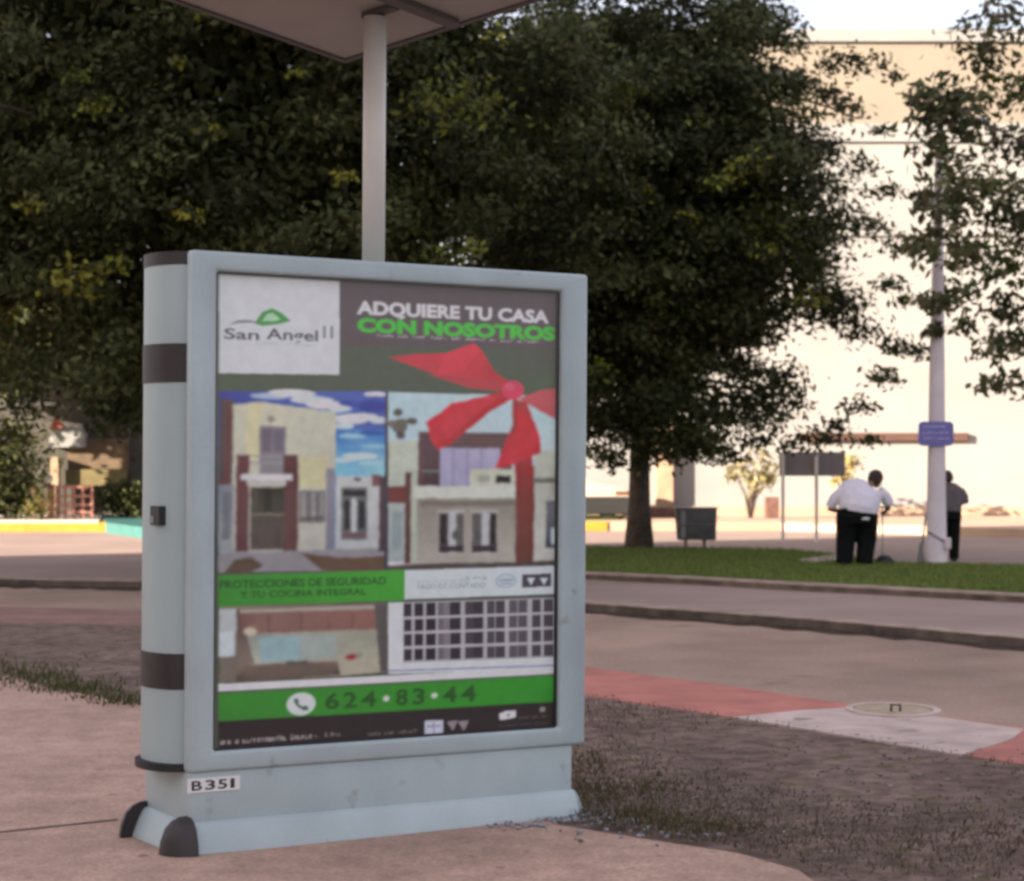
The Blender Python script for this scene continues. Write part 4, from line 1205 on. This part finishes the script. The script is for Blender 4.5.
# ------------------------------------------------------------------ things on and around the median
def local(root_loc):
    b = MB(); b.M = Matrix.Translation(-Vector(root_loc)); return b
# litter bin
bl = at(696, 549.5, ZM); bl.z = ZM + .02
Yb = bl.y
root = empty('litter_bin', bl); tag(root, 'dark grey sheet metal bin on two short legs on the median lawn', 'bin')
xl, xr = X(675, Yb) - bl.x, X(716, Yb) - bl.x
zt, zb = Zp(509, Yb) - bl.z, Zp(540, Yb) - bl.z
b = MB(); b.prism([(xl + .05, zb), (xr - .02, zb), (xr, zt), (xl, zt)], -0.22, 0.22, 'y').bevel(0.02, 2); o = b.build('body', M['binmetal'], root); auto(o)
b = MB(); b.box((xl - .015, -.24, zt), (xr + .015, .24, zt + .035)).bevel(0.01); b.build('rim', M['steel'], root)
b = MB(); b.box((xl + .10, -.235, zb + .05), (xl + .18, -.222, zt - .02)); b.build('strap', M['steel'], root)
for lx in (xl + .2, xr - .22):
    b = MB(); b.loft([(lx, 0, -.05), (lx, 0, zb + .02)], [.032, .032], 10); b.build('leg', M['steel'], root)
b = MB(); b.loft([(xl + .02, -.25, zb + .3), (xr - .01, -.25, zb + .3)], [.012, .012], 8); b.build('rail', M['steel'], root)

# grey sign seen from behind
Ys = 46.0
sl_ = Vector((X(806, Ys), Ys, ZL))
root = empty('road_sign', sl_); tag(root, 'wide grey road sign seen from its blank back on two thin posts', 'road sign')
b = local(sl_); b.box((X(779, Ys), Ys - .03, Zp(476, Ys)), (X(845, Ys), Ys - .012, Zp(452, Ys))).bevel(0.006); b.build('panel', M['signback'], root)
for px in (782.5, 816):
    b = local(sl_); b.box((X(px, Ys) - .035, Ys - .09, ZL), (X(px, Ys) + .035, Ys - .031, Zp(453, Ys))); b.build('post', M['pole'], root)

# white column lamp post with blue sign
Yl = 33.9
ll = Vector((X(936.5, Yl), Yl, ZM))
root = empty('lamp_post', ll); tag(root, 'white painted tapering column lamp post on the lawn edge', 'lamp post')
b = MB(); b.loft([(0, 0, -.1), (0, 0, .38), (0, 0, .40), (.0, 0, 1.5), (.01, 0, 3.4), (.03, 0, 6.0), (.035, 0, 7.0)], [.172, .172, .160, .145, .118, .068, .05], 24); o = b.build('column', M['column'], root); auto(o, 50)
b = MB(); b.loft([(.035, 0, 6.97), (.12, .1, 7.15), (.5, .4, 7.25)], [.05, .045, .04], 10); b.build('arm', M['column'], root)
b = MB(); b.ball((.72, .55, 7.25), (.28, .14, .08), 2); b.build('lamp_head', M['steel'], root)
b = MB(); b.loft([(-.165, -.06, .55), (-.08, -.172, .50), (.08, -.172, .40), (.17, -.06, .33)], [.014] * 4, 8); b.build('cable', M['steel'], root)
b = MB(); b.box((.09, -.20, .27), (.20, -.08, .45)).bevel(.02); b.build('junction_box', M['column'], root)
Yq = Yl - 0.16
root = empty('blue_sign', Vector((X(936, Yq), Yq, Zp(446, Yq)))); tag(root, 'small blue sign with pale lines of lettering fixed to the white column', 'sign')
hw, hh = 17.5 * Yq / FPX, 24.5 * Yq / FPX
pl = []
for cx, cy, a0 in ((hw - .07, hh - .07, 0), (-hw + .07, hh - .07, 90), (-hw + .07, .07, 180), (hw - .07, .07, 270)):
    for k in range(4): pl.append((cx + .07 * math.cos(R(a0 + 30 * k)), cy + .07 * math.sin(R(a0 + 30 * k))))
b = MB(); b.prism(pl, -.012, .012, 'y'); b.mi = 1
for zz, ww in ((.30, .20), (.20, .22), (.11, .2)):
    x = -ww
    while x < ww - .03:
        w2 = rs.uniform(.02, .045); h2 = rs.choice((.03, .045))
        b.box((x, -.0155, zz), (x + w2, -.0125, zz + h2 * .6)); x += w2 + rs.choice((.008, .012, .03))
b.build('panel', [M['bluesign'], M['signtext']], root)
b = MB(); b.box((-.19, .0125, hh * .45), (.19, .05, hh * .55)); b.build('clamp', M['steel'], root)

# concrete slab in the lawn
cs = [at(px, py, ZM + .02).xy for px, py in ((798, 561), (836, 555.5), (850, 560), (812, 563.5))]
slab('lawn_slab', [tuple(p) for p in cs], -.1, ZM + .05, M['palecement'])
# access cover in the cement patch
cc = at(893, 710.5, -0.010)
root = empty('access_cover', cc); tag(root, 'round access cover with a raised ring and lifting lug in the pale cement patch', 'cover')
b = MB(); n = 28
for r0, r1, z0, z1 in ((.27, .32, 0, .014),):
    A = [[b._v((r * math.cos(2*math.pi*k/n), r * 1.25 * math.sin(2*math.pi*k/n), z)) for k in range(n)] for r, z in ((r0, -.01), (r0, z1), (r1, z1), (r1, -.01))]
    for a_, c2 in zip(A, A[1:]):
        for k in range(n): b.bm.faces.new((a_[k], a_[(k+1)%n], c2[(k+1)%n], c2[k]))
b.build('ring', M['palecement'], root)
b = MB(); b.prism([(.255 * math.cos(2*math.pi*k/n), .298 * 1.25 * math.sin(2*math.pi*k/n)) for k in range(n)], -.01, .008); b.build('lid', mat('cover_lid', (0.36, 0.28, 0.19), 0.9, 0.2, 8), root)
b = MB(); b.loft([(-.03, -.1, .004), (-.03, -.1, .05), (.03, -.1, .05), (.03, -.1, .004)], [.010] * 4, 8); b.build('lifting_lug', M['brown'], root)

# brown box and planter by the wall, parked car
b = MB(); b.box((X(765, 57.5), 57.3, ZF - .02), (X(778, 57.5), 57.65, Zp(497, 57.5))).bevel(.015)
root = b.build('utility_box', M['brick']); tag(root, 'small brown utility box standing beside the yellow sapling at the wall', 'utility box')
b = MB(); b.box((X(640, 59), 58.4, ZF - .02), (X(692, 59), 59.4, Zp(507, 59))).bevel(.03)
root = b.build('planter', M['brick']); tag(root, 'low dark red brick planter at the foot of the beige pillar', 'planter')

Yc = 57.4
xf = X(634, Yc)
car = empty('parked_car', Vector((xf - 2.1, Yc, ZF + .032))); tag(car, 'cream car parked by the wall with its bonnet showing past the kiosk', 'car')
prof_c = [(-2.1, .35), (-2.08, .75), (-1.95, .92), (-1.5, .98), (-1.1, 1.36), (-.2, 1.42), (.35, 1.36), (.95, .98), (1.75, .84), (2.05, .66), (2.1, .35)]
b = MB(); b.prism(prof_c, -.82, .82, 'y').bevel(.05, 3); o = b.build('body', M['carbody'], car); auto(o, 40)
b = MB(); b.prism([(-1.4, .99), (-1.03, 1.31), (-.2, 1.365), (.28, 1.31), (.78, .99)], -.835, .835, 'y'); b.build('window', M['carglass'], car)
b = MB(); b.prism([(-2.12, .10), (2.10, .10), (2.13, .58), (-2.12, .58)], -.86, .86, 'y').bevel(.04); b.build('bumper', M['tyre'], car)  # bumper, with the shadow low on the car put into its black
for xx in (-1.3, 1.35):
    for yy in (-.70, .70):
        b = MB(); b.loft([(xx, yy - .09, .31), (xx, yy + .09, .31)], [.31, .31], 20, side=(1, 0, 0)); w = b.build('wheel', M['tyre'], car)
        b = MB(); b.loft([(xx, yy - .105, .31), (xx, yy + .105, .31)], [.17, .17], 14); b.build('rim', M['binmetal'], w)
for yy in (-1, 1):
    b = MB(); b.box((1.55, yy * .80 - .035, .62), (1.96, yy * .80 + .035, .73)).bevel(.02); b.build('headlight', M['lamp'], car)

# ------------------------------------------------------------------ people
def arm_hand(b, sh, el, wr, grip, sleeve=False, side=1):
    sh, el, wr, grip = map(Vector, (sh, el, wr, grip))
    b.loft([sh, sh.lerp(el, .5), el, el.lerp(wr, .4), wr], [.055, .05, .042, .042, .028], 10)
    d = (grip - wr).normalized()
    b.loft([wr, wr.lerp(grip, .5), grip], [(.030, .020), (.042, .018), (.040, .015)], 8)
    s = d.cross(Vector((0, 0, 1))); s = s.normalized() if s.length > .1 else Vector((1, 0, 0))
    nn = d.cross(s).normalized()
    if nn.z > 0: nn = -nn
    for k, ln in enumerate((.068, .078, .072, .056)):
        p0 = grip - d * .01 + s * (.030 - .020 * k)
        p1 = p0 + d * ln * .5 + nn * .006
        p2 = p1 + d * ln * .15 + nn * ln * .42
        p3 = p2 - d * ln * .28 + nn * ln * .12
        b.loft([p0, p1, p2, p3], [.0088, .0085, .008, .006], 6)
    t0 = wr.lerp(grip, .35) + s * side * .03
    b.loft([t0, t0 + s * side * .022 + d * .02 + nn * .01, t0 + s * side * .010 + d * .055 + nn * .03], [.0115, .010, .008], 6)

def head(b, c, fwd, r=.098):
    """skull, jaw, nose, brow, lips and ears; fwd is the way the face looks"""
    c = Vector(c); f = Vector(fwd).normalized(); s = f.cross(Vector((0, 0, 1))).normalized(); upv = s.cross(f)
    Mx = Matrix((s, f, upv)).transposed().to_4x4(); Mx.translation = c
    b.M = Mx
    b.ball((0, -.008, .02), (r * .80, r * 1.0, r * 1.05), 3)
    b.ball((0, .022, -.055), (r * .58, r * .66, r * .70), 3)
    b.loft([(0, .085, .012), (0, .108, -.022), (0, .09, -.034)], [.008, .014, .012], 8)
    b.loft([(-.045, .072, .02), (0, .088, .024), (.045, .072, .02)], [.010, .011, .010], 8)
    b.loft([(-.022, .078, -.062), (0, .087, -.062), (.022, .078, -.062)], [.006, .008, .006], 8)
    for q in (-1, 1):
        b.ball((q * r * .80, -.005, -.006), (.012, .022, .032), 2)
        b.ball((q * .032, .078, .004), (.012, .010, .009), 2)
    b.M = None

# man in the white shirt, seen from behind, stooping to the right
f0 = at(857.5, 566, ZM + .02); f0.z = ZM + .022
man = empty('person', f0)
tag(man, 'stooping person in white shirt and black trousers holding an upright tool', 'person')
b = MB()
hp = (0.0, 0.0, .82)
legs = [((-.155, 0, .80), (-.175, .07, .44), (-.21, .0, .09)), ((.15, .02, .80), (.165, .09, .44), (.11, .03, .09))]
for l in legs: b.loft(l, [.145, .095, .052], 12)
b.loft([(0, .02, .72), (.02, .02, .86), (.05, .08, 1.02), (.08, .18, 1.17), (.13, .25, 1.25)], [(.27, .19), (.28, .20), (.30, .19), (.31, .15), (.16, .10)], 16)
b.loft([(.14, .24, 1.19), (.24, .29, 1.28), (.31, .34, 1.34)], [.10, .062, .06], 10)
hc = Vector((.365, .38, 1.375)); hf = Vector((.75, .55, -.28))
head(b, hc, hf, .124)
arm_hand(b, (.37, .20, 1.15), (.54, .24, .94), (.515, .42, .85), (.50, .49, .83), side=-1)
arm_hand(b, (-.24, .16, 1.13), (-.41, .20, .89), (-.18, .42, .86), (-.10, .45, .85), side=1)
for l in legs:
    p = Vector(l[2]); b.loft([p + Vector((0, -.07, -.045)), p + Vector((0, .05, -.05)), p + Vector((0, .17, -.062))], [(.042, .04), (.046, .034), (.034, .02)], 10)
remeshed(b, 'body', M['skin'], man, .009, 2)
b = MB()
for l in legs:
    l = [Vector(p) for p in l]
    b.loft([l[0] + Vector((0, 0, .03)), l[0].lerp(l[1], .5), l[1], l[1].lerp(l[2], .5), l[2] + Vector((0, 0, -.045))], [(.185, .18), (.175, .17), (.158, .15), (.145, .135), (.135, .125)], 16)
b.loft([(0, .0, .66), (0, .0, .76), (0, .02, .845), (0, .03, .875)], [(.30, .20), (.325, .235), (.315, .23), (.305, .225)], 20)
remeshed(b, 'trousers', M['trousers'], man, .018, 2)
b = MB(); b.loft([(0, .03, .865), (0, .035, .895)], [(.315, .235), (.315, .235)], 24); b.build('belt', M['shoes'], man)
b = MB(); b.box((.03, -.222, .74), (.15, -.21, .775)); b.build('pocket_tag', M['plate'], man)
b = MB()
b.loft([(0.01, .03, .84), (0.02, .03, .91), (.05, .08, 1.04), (.08, .16, 1.16), (.10, .20, 1.235), (.13, .23, 1.27), (.17, .25, 1.30)], [(.315, .245), (.318, .25), (.33, .23), (.345, .18), (.325, .13), (.20, .10), (.10, .08)], 20)
b.loft([(.36, .18, 1.18), (.475, .20, 1.09), (.545, .225, .97)], [.105, .095, .088], 12)
b.loft([(-.20, .15, 1.17), (-.335, .17, 1.06), (-.405, .19, .92)], [.10, .092, .085], 12)
remeshed(b, 'shirt', M['shirt'], man, .014, 2)
b = MB(); s_ = hf.normalized()
bk_ = Vector((hf.x, hf.y, 0)).normalized()
b.ball(hc + Vector((0, 0, .045)) - bk_ * .02, (.116, .124, .108), 3)
b.ball(hc + Vector((0, 0, .0)) - bk_ * .055, (.104, .098, .105), 3)
remeshed(b, 'hair', M['hair'], man, .012, 2)
for l in legs:
    p = Vector(l[2]); b = MB()
    b.loft([p + Vector((0, -.10, -.055)), p + Vector((0, -.02, -.045)), p + Vector((0, .10, -.062)), p + Vector((0, .20, -.072))], [(.04, .03), (.056, .045), (.058, .03), (.035, .018)], 12)
    b.build('shoe', M['shoes'], man)
# the tool he holds
tl = f0 + Vector((.49, .52, 0)); tl.z = ZM + .02
root = empty('garden_tool', tl); tag(root, 'thin upright pole ending in a dark rounded head on the grass beside the stooping person', 'garden tool')
b = MB(); b.loft([(0, 0, .12), (-.005, -.01, .92)], [.014, .014], 10); b.build('handle', M['pole'], root)
b = MB(); b.loft([(-.10, 0, .92), (.10, 0, .92)], [.016, .016], 10); b.build('grip', M['shoes'], root)
b = MB(); pr = [(0.0, .155), (.05, .15), (.10, .125), (.14, .075), (.155, .03), (.15, 0)]
b.loft([(.03, 0, z) for r_, z in pr[::-1]], [max(.004, r_) for r_, z in pr[::-1]], 20); b.build('tool_head', M['shoes'], root)

# second person behind the white column
f1 = at(950.5, 563.5, ZM + .02); f1.y = 34.6; f1.x = X(949.5, 34.6); f1.z = ZM + .022
m2 = empty('person', f1)
tag(m2, 'person in dark grey shirt half hidden behind the white column', 'person')
b = MB()
legs2 = [((-.10, 0, .78), (-.11, .03, .42), (-.12, 0, .09)), ((.085, 0, .78), (.09, .03, .42), (.075, 0, .09))]
for l in legs2: b.loft(l, [.095, .07, .042], 12)
b.loft([(0, 0, .74), (0, .01, .88), (.02, .04, 1.02), (.03, .06, 1.18), (.01, .07, 1.26)], [(.17, .12), (.165, .12), (.20, .13), (.215, .11), (.08, .08)], 16)
b.loft([(.01, .07, 1.22), (-.01, .09, 1.30), (-.02, .11, 1.36)], [.07, .055, .055], 10)
h2 = Vector((-.025, .12, 1.385)); h2f = Vector((-.5, .8, -.25))
head(b, h2, h2f, .10)
arm_hand(b, (.21, .06, 1.18), (.265, .10, .98), (.12, .28, .92), (.05, .32, .92), side=-1)
arm_hand(b, (-.18, .06, 1.18), (-.25, .12, .97), (-.18, .30, .88), (-.16, .36, .86), side=1)
for l in legs2:
    p = Vector(l[2]); b.loft([p + Vector((0, -.06, -.045)), p + Vector((0, .05, -.05)), p + Vector((0, .15, -.062))], [(.036, .036), (.04, .03), (.03, .018)], 10)
remeshed(b, 'body', M['skin'], m2, .009, 2)
b = MB()
for l in legs2:
    l = [Vector(p) for p in l]
    b.loft([l[0], l[0].lerp(l[1], .5), l[1], l[2] + Vector((0, 0, -.04))], [(.115, .12), (.10, .105), (.088, .09), (.08, .08)], 14)
b.loft([(0, 0, .70), (0, 0, .80), (0, .01, .87)], [(.20, .145), (.195, .145), (.185, .135)], 18)
remeshed(b, 'trousers', M['trousers'], m2, .014, 2)
b = MB()
b.loft([(0, 0, .82), (0, .01, .92), (.02, .04, 1.04), (.03, .06, 1.17), (.01, .07, 1.25), (0, .08, 1.28)], [(.205, .155), (.20, .155), (.23, .16), (.24, .14), (.13, .10), (.075, .075)], 18)
b.loft([(.18, .06, 1.17), (.25, .08, 1.07), (.275, .10, .96)], [.085, .08, .07], 12)
b.loft([(-.15, .06, 1.17), (-.22, .09, 1.07), (-.25, .12, .97)], [.085, .08, .07], 12)
remeshed(b, 'shirt', M['greyshirt'], m2, .013, 3)
b = MB(); q = Vector((h2f.x, h2f.y, 0)).normalized()
b.ball(h2 + Vector((0, 0, .04)) - q * .015, (.092, .10, .088), 3); b.ball(h2 - q * .05, (.082, .08, .085), 3)
remeshed(b, 'hair', M['hair'], m2, .012, 2)
for l in legs2:
    p = Vector(l[2]); b = MB()
    b.loft([p + Vector((0, -.09, -.055)), p + Vector((0, -.02, -.045)), p + Vector((0, .09, -.062)), p + Vector((0, .17, -.072))], [(.036, .028), (.048, .042), (.05, .028), (.03, .016)], 12)
    b.build('shoe', M['shoes'], m2)
# tool leaning at the left of the column
Yg = 34.0
gl_ = Vector((X(923.5, Yg), Yg, ZM + .02))
root = empty('hand_tool', gl_); tag(root, 'grey long handled tool leaning against the left side of the white column', 'garden tool')
b = MB(); b.loft([(-.05, -.02, .10), (.045, .02, .80)], [.018, .018], 8); b.build('handle', M['steel'], root)
b = MB(); b.prism([(-.11, 0), (.02, 0), (.0, .12), (-.03, .34), (-.07, .34), (-.10, .12)], -.035, -.005, 'y').bevel(.005); b.build('blade', M['steel'], root)
